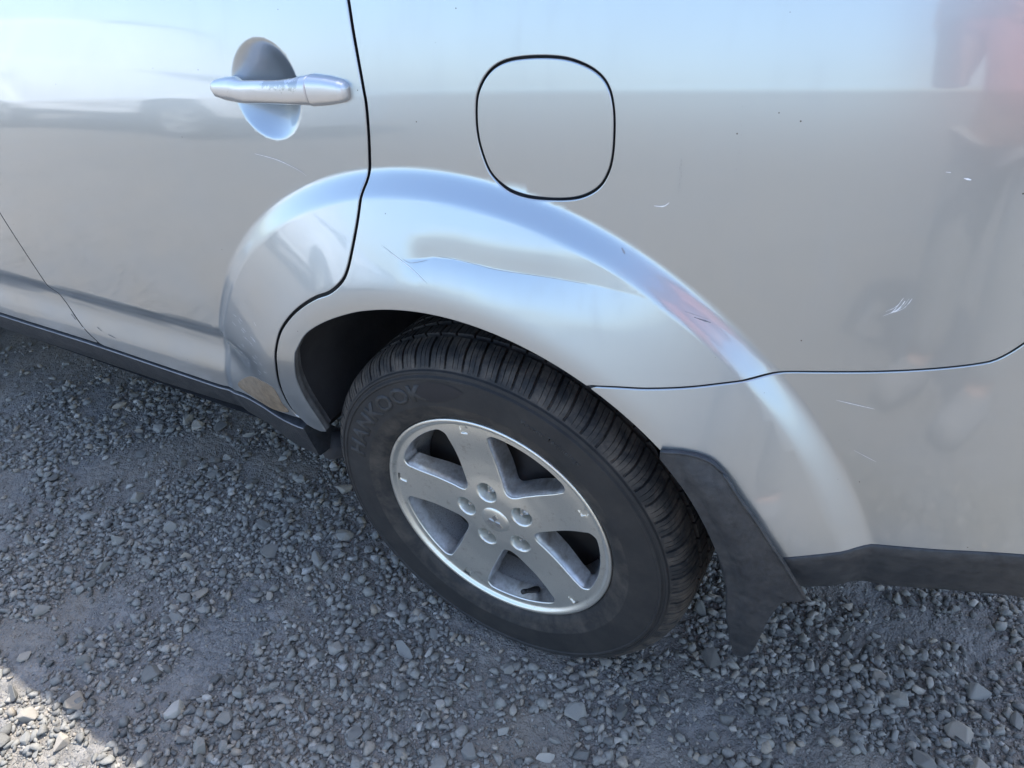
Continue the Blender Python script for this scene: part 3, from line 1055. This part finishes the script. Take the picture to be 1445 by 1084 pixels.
def side_y(r):
    return np.interp(r, PR[:, 0], PR[:, 1])


def ring_text(body_, size, a_mid, r_base, name, mat, stretch=1.0, lift=.0012, space=1.0):
    c = bpy.data.curves.new(name, 'FONT')
    c.body = body_
    c.size = size
    c.align_x = 'CENTER'
    c.space_character = space
    c.offset = size * (.035 if size > .02 else .012)
    c.resolution_u = 3
    o = bpy.data.objects.new(name, c)
    col.objects.link(o)
    dg = bpy.context.evaluated_depsgraph_get()
    me = bpy.data.meshes.new_from_object(o.evaluated_get(dg))
    bpy.data.objects.remove(o)
    bm = bmesh.new()
    bm.from_mesh(me)
    bmesh.ops.triangulate(bm, faces=bm.faces)
    ret = bmesh.ops.extrude_face_region(bm, geom=bm.faces[:])
    for v in ret['geom']:
        if isinstance(v, bmesh.types.BMVert):
            v.co.z = 1
    for v in bm.verts:
        r = r_base + v.co.y
        a = R(a_mid) - v.co.x * stretch / (r_base + size * .35)
        y = float(side_y(r)) + .0008 - (lift + .0008) * v.co.z
        v.co = (r * math.cos(a), y, r * math.sin(a))
    bmesh.ops.recalc_face_normals(bm, faces=bm.faces)
    bm.to_mesh(me)
    bm.free()
    me.materials.clear()
    me.materials.append(mat)
    return link(name, me, mat, wheel)


ring_text('HANKOOK', .0405, 136.5, .2665, 'tyre_lettering', MT['letter'], 1.28, .0012, 1.08)
ring_text('Kontrol Technology', .0125, 61, .276, 'tyre_lettering', MT['letter'], 1.05, .0005)
# dark leaf-shaped panel after the lettering
lens = [(.2825, 110.6), (.297, 108.2), (.3005, 104), (.3000, 99), (.2965, 95), (.290, 91.8), (.279, 94.5), (.268, 99), (.2615, 104), (.2635, 108.5), (.272, 110.8)]
V = [(r * math.cos(R(a)), float(side_y(r)) - .0007, r * math.sin(R(a))) for r, a in lens]
V.append((.281 * math.cos(R(101.5)), float(side_y(.281)) - .0007, .281 * math.sin(R(101.5))))
mesh_np('tyre_emblem', V, [(i, (i + 1) % len(lens), len(lens)) for i in range(len(lens))], MT['letter_dark'], wheel, True, None, 0)

# rim: lathe for flange and barrel
rp = [(.2135, .012), (.2195, .006), (.2208, .0025), (.2203, -.0004), (.2180, -.0014), (.2145, -.0008), (.2120, .0012), (.2102, .0038), (.2075, .0052), (.2055, .0054)]
V, F = lathe(rp, 128)
mesh_np('rim_flange', V, F, MT['rim'], wheel, True, None, 0)
V, F = lathe([(.2005, .010), (.1975, .030), (.1930, .060), (.1890, .085), (.187, .12), (.19, .185), (.214, .195)], 96)
mesh_np('rim_barrel', V, F, MT['barrel'], wheel, True, None, 0)

PH = 101.0
spokes = [PH - 72 * k for k in range(5)]


def face_y(x, z):
    r = np.hypot(x, z)
    y = .0052 + .006 * sm(.20, .12, r) - .004 * sm(.10, .05, r)
    for s in spokes:
        px, pz = .0605 * math.cos(R(s)), .0605 * math.sin(R(s))
        q = np.hypot(x - px, z - pz)
        y = y + .031 * (1 - sm(.0125, .0205, q))
        # little notch at each spoke's outer end
        tx_, tz_ = math.cos(R(s)), math.sin(R(s))
        al = x * tx_ + z * tz_
        ac = -x * tz_ + z * tx_
        y = y + .0028 * sm(.188, .1885, al) * sm(.0065, .006, np.abs(ac))
    return y


def window(s):
    """opening between the spokes on either side of angle s"""
    hw = .0362
    pts = []
    e = R(36)
    def edge(rad, sgn):
        # point at distance rad along the spoke, offset hw towards the opening, wider at the rim
        w = hw + .006 * max(0, (rad - .14) / .055) ** 2
        al = math.sqrt(max(rad * rad - w * w, 0))
        ang = e - math.atan2(w, al)
        return rad, sgn * ang
    P = [edge(r, -1) for r in (.083, .10, .12, .14, .16, .176, .187)]
    a_out = abs(edge(.193, 1)[1])
    P += [(.1945, -a_out * .93)] + [(.1985, -a_out * .84)] + [(.1992, a_out * t) for t in np.linspace(-.68, .68, 12)] + [(.1985, a_out * .84)] + [(.1945, a_out * .93)]
    P += [edge(r, 1) for r in (.187, .176, .16, .14, .12, .10, .083)]
    P += [(.0755, R(5.5)), (.0735, 0.0), (.0755, -R(5.5))]
    return np.array([(r * math.cos(R(s) + a), r * math.sin(R(s) + a)) for r, a in P])


wpoly = [resample(np.vstack([w, w[:1]]), .004)[:-1] for w in (catmull(window(PH + 36 + 72 * k), .003, True)[:-1] for k in range(5))]
disc = np.array([(.2062 * math.cos(a), .2062 * math.sin(a)) for a in np.linspace(0, 2 * math.pi, 180, endpoint=False)])
pk = np.array([(.0605 * math.cos(R(s)) + q * math.cos(a), .0605 * math.sin(R(s)) + q * math.sin(a)) for s in spokes for q in (.005, .009, .0120, .0134, .0148, .0162, .0176, .019, .0204, .0215) for a in np.linspace(0, 2 * math.pi, 28, endpoint=False)])
pk = np.vstack([pk, [(al * math.cos(R(s)) - ac * math.sin(R(s)), al * math.sin(R(s)) + ac * math.cos(R(s))) for s in spokes for al in (.1872, .1884, .1900, .195, .20) for ac in (-.007, -.0062, -.0055, -.003, 0, .003, .0055, .0062, .007)]])
rim_face = panel('rim_face', disc, wpoly, face_y, MT['rim'], wheel, 0.006, pk, 0.004, True, 0, False)
# walls of the spoke openings, drafted inwards
V, F = [], []
for w in wpoly:
    c = w.mean(0)
    k0, n = len(V), len(w)
    y0 = face_y(w[:, 0], w[:, 1])
    rr = np.hypot(w[:, 0], w[:, 1])
    outer = sm(.185, .197, rr)
    for t in (0, .06, .35, 1.0):
        ins = np.where(outer > .5, 0, .006 * t + .0012 * (t > 0)) * (1 - outer)
        Q = offset(w, -1, True) - w if area(w) > 0 else offset(w, 1, True) - w
        P_ = w + Q * ins[:, None]
        P_ = P_ * (1 - .030 * t * outer)[:, None]
        V += [(a, b + .0015 + (.038 - .006 * sm(.10, .19, g)) * t, cc) for a, b, cc, g in zip(P_[:, 0], y0, P_[:, 1], rr)]
    for q in range(3):
        for i in range(n):
            j = (i + 1) % n
            F.append((k0 + q * n + i, k0 + q * n + j, k0 + (q + 1) * n + j, k0 + (q + 1) * n + i))
mesh_np('spoke_wall', V, F, MT['wall'], wheel, True, None, 0)
# hub, centre cap with its three-diamond emblem, nuts, valve, brake
V, F = lathe([(.0, .0040), (.012, .0042), (.022, .0050), (.0268, .0062), (.0280, .0078), (.0282, .012)], 48)
mesh_np('centre_cap', V, F, MT['rim'], wheel, True, None, 0)
V, F = [], []
for k in range(3):
    a = R(90 - 10 + 120 * k)
    dx_, dz_ = math.cos(a), math.sin(a)
    L_, w_ = .0185, .0055
    rh = [(0.0012, 0), (L_ / 2, w_), (L_, 0), (L_ / 2, -w_)]
    k0 = len(V)
    for yy in (.0046, .0024):
        V += [(p_ * dx_ - q_ * dz_, yy + .03 * (p_ - .008) * 0.05, p_ * dz_ + q_ * dx_) for p_, q_ in rh]
    F += [(k0 + 4, k0 + 5, k0 + 6, k0 + 7)] + [(k0 + i, k0 + (i + 1) % 4, k0 + 4 + (i + 1) % 4, k0 + 4 + i) for i in range(4)]
mesh_np('cap_emblem', V, F, MT['nut'], wheel, False, None, 0)
nut_me = None
for s in spokes:
    px, pz = .0575 * math.cos(R(s)), .0575 * math.sin(R(s))
    if nut_me is None:
        V, F = lathe([(0, .006), (.0045, .0065), (.0055, .009), (.0062, .011), (.0088, .0125), (.0092, .032)], 6)
        V2, F2 = lathe([(0, .0035), (.0032, .0042), (.0036, .0065), (.0062, .0105)], 16)
        k0 = len(V)
        V = V + V2
        F = F + [tuple(i + k0 for i in f) for f in F2]
        o = mesh_np('lug_nut', V, F, MT['nut'], wheel, False, None, 0)
        nut_me = o.data
    else:
        o = link('lug_nut', nut_me, None, wheel)
    o.location = (px, .011, pz)
    o.rotation_euler = (0, rng.uniform(0, 1), 0)
va = R(-73)
vp = [(r * math.cos(va), y, r * math.sin(va)) for r, y in ((.192, .030), (.186, .024), (.178, .014), (.171, .006), (.166, .000))]
V, F = tube(vp, [.0062, .0060, .0052, .0040, .0045], 10)
V2, F2 = tube([vp[-1], tuple(np.array(vp[-1]) + np.array((-.002, -.006, .004)))], .0046, 10)
mesh_np('valve_stem', V + V2, F + [tuple(i + len(V) for i in f) for f in F2], MT['valve'], wheel, True, None, 0)
V, F = lathe([(.0, .050), (.07, .050), (.075, .060), (.082, .074), (.186, .080), (.187, .095), (.06, .10)], 64)
mesh_np('brake_disc', V, F, MT['dark_metal'], wheel, True, None, 0)
mesh_np('brake_shield', lathe([(.06, .125), (.186, .13)], 64)[0], lathe([(.06, .125), (.186, .13)], 64)[1], MT['liner'], wheel, True, None, 0)


def copy_tree(o, parent=None, mats=None):
    c = o.copy()
    col.objects.link(c)
    c.parent = parent
    if mats and c.type == 'MESH':
        for sl in c.material_slots:
            if sl.material in mats:
                new = mats[sl.material]
                sl.link = 'OBJECT'
                sl.material = new
    for ch in list(o.children):
        copy_tree(ch, c, mats)
    return c


# front wheel, and the far side of the car mirrored from the near side
fwheel = copy_tree(wheel, car)
fwheel.location.x = -2.67
fwheel['label'] = 'front alloy wheel, out of frame'
near = [o for o in list(car.children) if o.name.split('.')[0] in ('rear_door', 'quarter_panel', 'rear_bumper', 'bumper_valance', 'front_door', 'front_wing', 'window_frame', 'side_window', 'side_sill', 'body_frame', 'wheel', 'wheel_arch_liner', 'tail_lamp')]
for o in near:
    c = copy_tree(o, car)
    c.scale.y = -1
    c.location.y = 2 * CY
    for k in ('label',):
        if k in c:
            del c[k]
    for ch in list(c.children):
        if ch.name.split('.')[0] in ('scratch', 'stone_guard_film'):
            bpy.data.objects.remove(ch)

# ================================================================ ground
def vnoise(x, y, s, seed):
    """smooth value noise on a lattice"""
    x, y = x * s, y * s
    xi, yi = np.floor(x).astype(int), np.floor(y).astype(int)
    fx, fy = x - xi, y - yi
    fx, fy = fx * fx * (3 - 2 * fx), fy * fy * (3 - 2 * fy)
    h = lambda a, b: ((np.sin(a * 127.1 + b * 311.7 + seed * 74.7) * 43758.5453) % 1.0)
    return (h(xi, yi) * (1 - fx) + h(xi + 1, yi) * fx) * (1 - fy) + (h(xi, yi + 1) * (1 - fx) + h(xi + 1, yi + 1) * fx) * fy


def gh(x, y):
    near_ = np.exp(-(np.maximum(np.hypot(x + .2, y) - 4, 0) / 3) ** 2)
    return -.006 + near_ * (.016 * (vnoise(x, y, 3.1, 1) - .5) + .007 * (vnoise(x, y, 11, 2) - .5)) + .02 * (1 - near_) * (vnoise(x, y, .4, 3) - .5) + near_ * .003 * (vnoise(x, y, 37, 4) - .5)


def axis(a, b, h, far):
    core = np.arange(a, b + h / 2, h)
    out, d, q = [], h, core[-1]
    while q < far:
        d *= 1.16
        q += d
        out.append(q)
    lo_, d, q = [], h, core[0]
    while q > -far:
        d *= 1.16
        q -= d
        lo_.append(q)
    return np.r_[lo_[::-1], core, out]


gx, gy = axis(-2.0, 1.4, .013, 900), axis(-1.0, .7, .013, 900)
X, Y = np.meshgrid(gx, gy)
Z = gh(X, Y)
nx, ny = len(gx), len(gy)
me = bpy.data.meshes.new('ground')
idx = np.arange(nx * ny).reshape(ny, nx)
F = np.stack([idx[:-1, :-1], idx[:-1, 1:], idx[1:, 1:], idx[1:, :-1]], -1).reshape(-1, 4)
me.from_pydata(np.stack([X, Y, Z], -1).reshape(-1, 3).tolist(), [], F.tolist())
me.polygons.foreach_set('use_smooth', [True] * len(me.polygons))
ground = link('ground', me, MT['ground'])
ground['kind'] = 'structure'
ground['label'] = 'grey gravel yard with dusty grit between the stones'


def stone_mesh(n_pts, flat, seed, bev):
    r_ = np.random.default_rng(seed)
    bm = bmesh.new()
    P_ = r_.normal(size=(n_pts, 3))
    P_ /= np.linalg.norm(P_, axis=1)[:, None]
    P_ *= r_.uniform(.78, 1.0, (n_pts, 1))
    P_ *= np.array([1, r_.uniform(.58, .95), flat * r_.uniform(.75, 1.2)])
    for q in P_:
        bm.verts.new(q)
    bmesh.ops.convex_hull(bm, input=bm.verts[:])
    for v in [v for v in bm.verts if not v.link_faces]:
        bm.verts.remove(v)
    if bev:
        bmesh.ops.dissolve_limit(bm, angle_limit=R(9), verts=bm.verts[:], edges=bm.edges[:])
        bmesh.ops.bevel(bm, geom=bm.edges[:], offset=bev, segments=1, affect='EDGES', profile=.5)
    bmesh.ops.triangulate(bm, faces=bm.faces[:])
    bmesh.ops.recalc_face_normals(bm, faces=bm.faces[:])
    return bm


small = []
for k in range(28):
    bm = stone_mesh(12, .60, 100 + k, 0)
    bm.verts.index_update()
    small.append((np.array([v.co[:] for v in bm.verts]), np.array([[v.index for v in f.verts] for f in bm.faces])))
    bm.free()


def rot(n):
    a, b, c = rng.uniform(0, 2 * np.pi, n), rng.normal(0, .28, n), rng.normal(0, .28, n)
    ca, sa, cb, sb, cc, sc = np.cos(a), np.sin(a), np.cos(b), np.sin(b), np.cos(c), np.sin(c)
    Rz = np.zeros((n, 3, 3)); Rz[:, 0, 0] = ca; Rz[:, 0, 1] = -sa; Rz[:, 1, 0] = sa; Rz[:, 1, 1] = ca; Rz[:, 2, 2] = 1
    Rx = np.zeros((n, 3, 3)); Rx[:, 0, 0] = 1; Rx[:, 1, 1] = cb; Rx[:, 1, 2] = -sb; Rx[:, 2, 1] = sb; Rx[:, 2, 2] = cb
    Ry = np.zeros((n, 3, 3)); Ry[:, 1, 1] = 1; Ry[:, 0, 0] = cc; Ry[:, 0, 2] = sc; Ry[:, 2, 0] = -sc; Ry[:, 2, 2] = cc
    return Rz @ Rx @ Ry


def scatter(n, x0, x1, y0, y1, smin, smax, power, clump, embed):
    """positions thinned by a patchy mask so bare dusty ground shows between drifts of stones"""
    x, y = rng.uniform(x0, x1, n * 3), rng.uniform(y0, y1, n * 3)
    dens = .6 * vnoise(x, y, 5.5, 11) + .4 * vnoise(x, y, 15, 12)
    keep = rng.random(n * 3) < np.clip((dens - clump) * 3.2, .06, 1)
    x, y = x[keep][:n], y[keep][:n]
    s = smin + (smax - smin) * rng.random(len(x)) ** power
    foot_ = (np.abs(x) < .13) & (y > -.03) & (y < .24)
    ok = ~(foot_ & (s > .004))
    x, y, s = x[ok], y[ok], s[ok]
    z = gh(x, y) + s * embed
    return x, y, z, s


sets = [scatter(60000, -1.75, 1.15, -.80, .55, .0022, .0050, 1.4, .27, .15),
        scatter(21000, -1.75, 1.15, -.80, .55, .0048, .0105, 1.3, .30, .30),
        scatter(5600, -1.75, 1.15, -.80, .55, .0100, .0165, 1.4, .28, .34),
        scatter(6000, -4.5, 2.2, -3.2, -.7, .006, .018, 2.0, .2, .25),
        scatter(5000, 1.1, 2.3, -.8, 1.2, .004, .014, 1.8, .25, .28),
        scatter(2500, -3.2, -1.6, -.8, 1.2, .005, .016, 2.0, .2, .25)]
xs_, ys_, zs_, ss_ = [np.concatenate([s[i] for s in sets]) for i in range(4)]
var = rng.integers(0, len(small), len(xs_))
Va, Fa, off = [], [], 0
for k, (v, f) in enumerate(small):
    sel = np.where(var == k)[0]
    n_ = len(sel)
    A = rot(n_)
    P_ = np.einsum('nij,vj->nvi', A, v) * ss_[sel][:, None, None] * rng.uniform(.85, 1.2, (n_, 1, 3)) + np.stack([xs_[sel], ys_[sel], zs_[sel]], 1)[:, None, :]
    Va.append(P_.reshape(-1, 3))
    Fa.append((f[None] + (np.arange(n_) * len(v))[:, None, None] + off).reshape(-1, 3))
    off += n_ * len(v)
Va, Fa = np.concatenate(Va), np.concatenate(Fa)
me = bpy.data.meshes.new('gravel')
me.vertices.add(len(Va))
me.vertices.foreach_set('co', Va.ravel())
me.loops.add(Fa.size)
me.loops.foreach_set('vertex_index', Fa.ravel().astype(np.int32))
me.polygons.add(len(Fa))
me.polygons.foreach_set('loop_start', np.arange(0, Fa.size, 3, dtype=np.int32))
me.polygons.foreach_set('loop_total', np.full(len(Fa), 3, np.int32))
me.update(calc_edges=True)
gravel = link('gravel', me, MT['stones'])
gravel['kind'] = 'stuff'
gravel['label'] = 'loose crushed blue-grey gravel around the rear wheel'
gravel['category'] = 'gravel'

# the largest stones, each a piece of its own
big = []
for k in range(18):
    bm = stone_mesh(14, .62, 500 + k, .045)
    me = bpy.data.meshes.new('stone')
    bm.to_mesh(me)
    bm.free()
    me.materials.append(MT['stone'])
    big.append(me)
placed = []


def put_stone(x, y, s, me=None, rz=None, lift=.30):
    o = bpy.data.objects.new('stone', me or big[int(rng.integers(len(big)))])
    col.objects.link(o)
    o.parent = ground
    o.location = (x, y, float(gh(np.array([x]), np.array([y]))[0]) + s * lift)
    o.scale = (s, s * rng.uniform(.8, 1.15), s * rng.uniform(.8, 1.1))
    o.rotation_euler = (rng.normal(0, .22), rng.normal(0, .22), rng.uniform(0, 6.28) if rz is None else rz)
    placed.append((x, y, s))


n_try = 0
while len(placed) < 270 and n_try < 6000:
    n_try += 1
    x, y = rng.uniform(-1.5, .95), rng.uniform(-.68, .30)
    s = .0150 + .0160 * rng.random() ** 2.0
    if -.15 < x < .15 and -.05 < y < .25:
        continue
    if y > .05 and x > -.35 and x < .3:
        continue
    dn = .6 * vnoise(np.array([x]), np.array([y]), 5.5, 11)[0] + .4 * vnoise(np.array([x]), np.array([y]), 15, 12)[0]
    if rng.random() > (dn - .2) * 3:
        continue
    if any((x - a) ** 2 + (y - b) ** 2 < (.8 * (s + c)) ** 2 for a, b, c in placed):
        continue
    put_stone(x, y, s)


# ================================================================ what the paint mirrors: a parked white car and the person taking the picture
MT['sky_glare_glass'] = plain('sky_glare_glass', (0.62, 0.64, 0.66), 0.05, var=0.03)  # sky reflected in the white car's windows, painted as a pale base colour
white = copy_tree(car, None, {MT['paint']: MT['white_paint'], MT['handle']: MT['white_paint'], MT['glass']: MT['sky_glare_glass']})
white.location = (-7.3, -3.0, 0)
white.rotation_euler = (0, 0, R(180))
white['label'] = 'white SUV parked across the yard, seen only as a reflection in the rear door'
white['category'] = 'car'
for o in list(white.children_recursive):
    if o.name.split('.')[0] in ('scratch', 'stone_guard_film'):
        bpy.data.objects.remove(o)

MT['red_cloth'] = plain('red_cloth', (0.72, 0.35, 0.31), 0.9, var=0.15, bmp=0.3, bscale=300)
MT['denim'] = plain('pale_trousers', (0.40, 0.385, 0.36), 0.9, var=0.2, bmp=0.3, bscale=500)
MT['skin'] = plain('skin', (0.48, 0.29, 0.21), 0.55, var=0.08)
MT['hair'] = plain('brown_hair', (0.12, 0.08, 0.05), 0.6)
MT['shoe'] = plain('shoe', (0.26, 0.25, 0.24), 0.6)


def skinned(name, pts, edges, rad, mat, parent, root=0, sub=2):
    me = bpy.data.meshes.new(name)
    me.from_pydata(pts, edges, [])
    o = link(name, me, mat, parent)
    sk = o.modifiers.new('skin', 'SKIN')
    sk.use_smooth_shade = True
    for i, q in enumerate(rad):
        me.skin_vertices[0].data[i].radius = q if isinstance(q, tuple) else (q, q)
        me.skin_vertices[0].data[i].use_root = i == root
    sb = o.modifiers.new('subdivision', 'SUBSURF')
    sb.levels = sb.render_levels = sub
    return o


person = empty('person', (.772, -1.066, 0))
person.rotation_euler = (0, 0, R(33.4))
person['label'] = 'person in red top and pale trousers holding up a phone, seen only as a reflection'
person['category'] = 'person'
bp = [(0, 0, .95), (0, .0, 1.15), (0, .01, 1.36), (0, .03, 1.49), (0, .065, 1.585), (0, .075, 1.66), (0, .07, 1.715)]
be = [(0, 1), (1, 2), (2, 3), (3, 4), (4, 5), (5, 6)]
br_ = [(.15, .11), (.135, .095), (.15, .10), .055, (.062, .075), (.076, .092), (.055, .065)]
for s_ in (-1, 1):
    k = len(bp)
    bp += [(.17 * s_, .0, 1.41), (.235 * s_, .07, 1.14), (.095 * s_, .335, 1.25), (.080 * s_, .375, 1.268)]
    be += [(2, k), (k, k + 1), (k + 1, k + 2), (k + 2, k + 3)]
    br_ += [.058, .042, .027, (.034, .018)]
    for f_ in range(4):                                # fingers round the phone's edge, thumb on its back
        q = len(bp)
        zf = 1.300 - .020 * f_
        bp += [(.088 * s_, .392, zf), (.086 * s_, .405, zf), (.076 * s_, .408, zf)]
        be += [(k + 3, q), (q, q + 1), (q + 1, q + 2)]
        br_ += [.0085, .008, .007]
    q = len(bp)
    bp += [(.066 * s_, .375, 1.285), (.052 * s_, .386, 1.290)]
    be += [(k + 3, q), (q, q + 1)]
    br_ += [.010, .009]
    q = len(bp)
    bp += [(.09 * s_, 0, .90), (.10 * s_, .03, .50), (.105 * s_, -.01, .09), (.115 * s_, .12, .045)]
    be += [(0, q), (q, q + 1), (q + 1, q + 2), (q + 2, q + 3)]
    br_ += [.085, .058, .04, .035]
body_o = skinned('body', bp, be, br_, MT['skin'], person)
skinned('shirt', [(0, 0, .93), (0, 0, 1.15), (0, .01, 1.37), (0, .02, 1.45)] + [q for s_ in (-1, 1) for q in ((.17 * s_, 0, 1.41), (.21 * s_, .045, 1.24))],
        [(0, 1), (1, 2), (2, 3), (2, 4), (4, 5), (2, 6), (6, 7)], [(.165, .13), (.16, .12), (.165, .118), .075, .074, .066, .074, .066], MT['red_cloth'], person)
skinned('trousers', [(0, 0, .97)] + [q for s_ in (-1, 1) for q in ((.09 * s_, 0, .88), (.10 * s_, .03, .50), (.105 * s_, -.01, .11))],
        [(0, 1), (1, 2), (2, 3), (0, 4), (4, 5), (5, 6)], [(.16, .12), .10, .075, .06, .10, .075, .06], MT['denim'], person)
for s_ in (-1, 1):
    skinned('shoe', [(.105 * s_, -.05, .045), (.108 * s_, .03, .05), (.118 * s_, .18, .048)], [(0, 1), (1, 2)], [(.055, .060), (.060, .062), (.055, .048)], MT['shoe'], person)
skinned('hair', [(0, .015, 1.63), (0, .03, 1.72), (0, .085, 1.745)], [(0, 1), (1, 2)], [(.078, .06), (.082, .07), (.06, .045)], MT['hair'], person)
skinned('nose', [(0, .150, 1.655), (0, .172, 1.632), (0, .158, 1.622)], [(0, 1), (1, 2)], [.009, .013, .010], MT['skin'], person)
for s_ in (-1, 1):
    skinned('ear', [(.078 * s_, .06, 1.665), (.084 * s_, .055, 1.640)], [(0, 1)], [(.010, .016), (.008, .012)], MT['skin'], person)
    skinned('eye', [(.030 * s_, .150, 1.662), (.034 * s_, .150, 1.662)], [(0, 1)], [.008, .008], MT['shoe'], person)
V = [(a, b, c) for b in (.3935, .4015) for a, c in ((-.078, 1.246), (.078, 1.246), (.078, 1.322), (-.078, 1.322))]
bm = bmesh.new()
vs = [bm.verts.new(q) for q in V]
for f_ in ((0, 1, 2, 3), (7, 6, 5, 4), (0, 4, 5, 1), (1, 5, 6, 2), (2, 6, 7, 3), (3, 7, 4, 0)):
    bm.faces.new([vs[i] for i in f_])
bmesh.ops.bevel(bm, geom=bm.edges[:], offset=.003, segments=2, affect='EDGES')
bmesh.ops.recalc_face_normals(bm, faces=bm.faces[:])
me = bpy.data.meshes.new('phone')
bm.to_mesh(me)
bm.free()
phone = link('phone', me, MT['shoe'])
phone.location = person.location
phone.rotation_euler = person.rotation_euler
phone['label'] = 'grey phone held up in both hands of the person in red'
phone['category'] = 'phone'
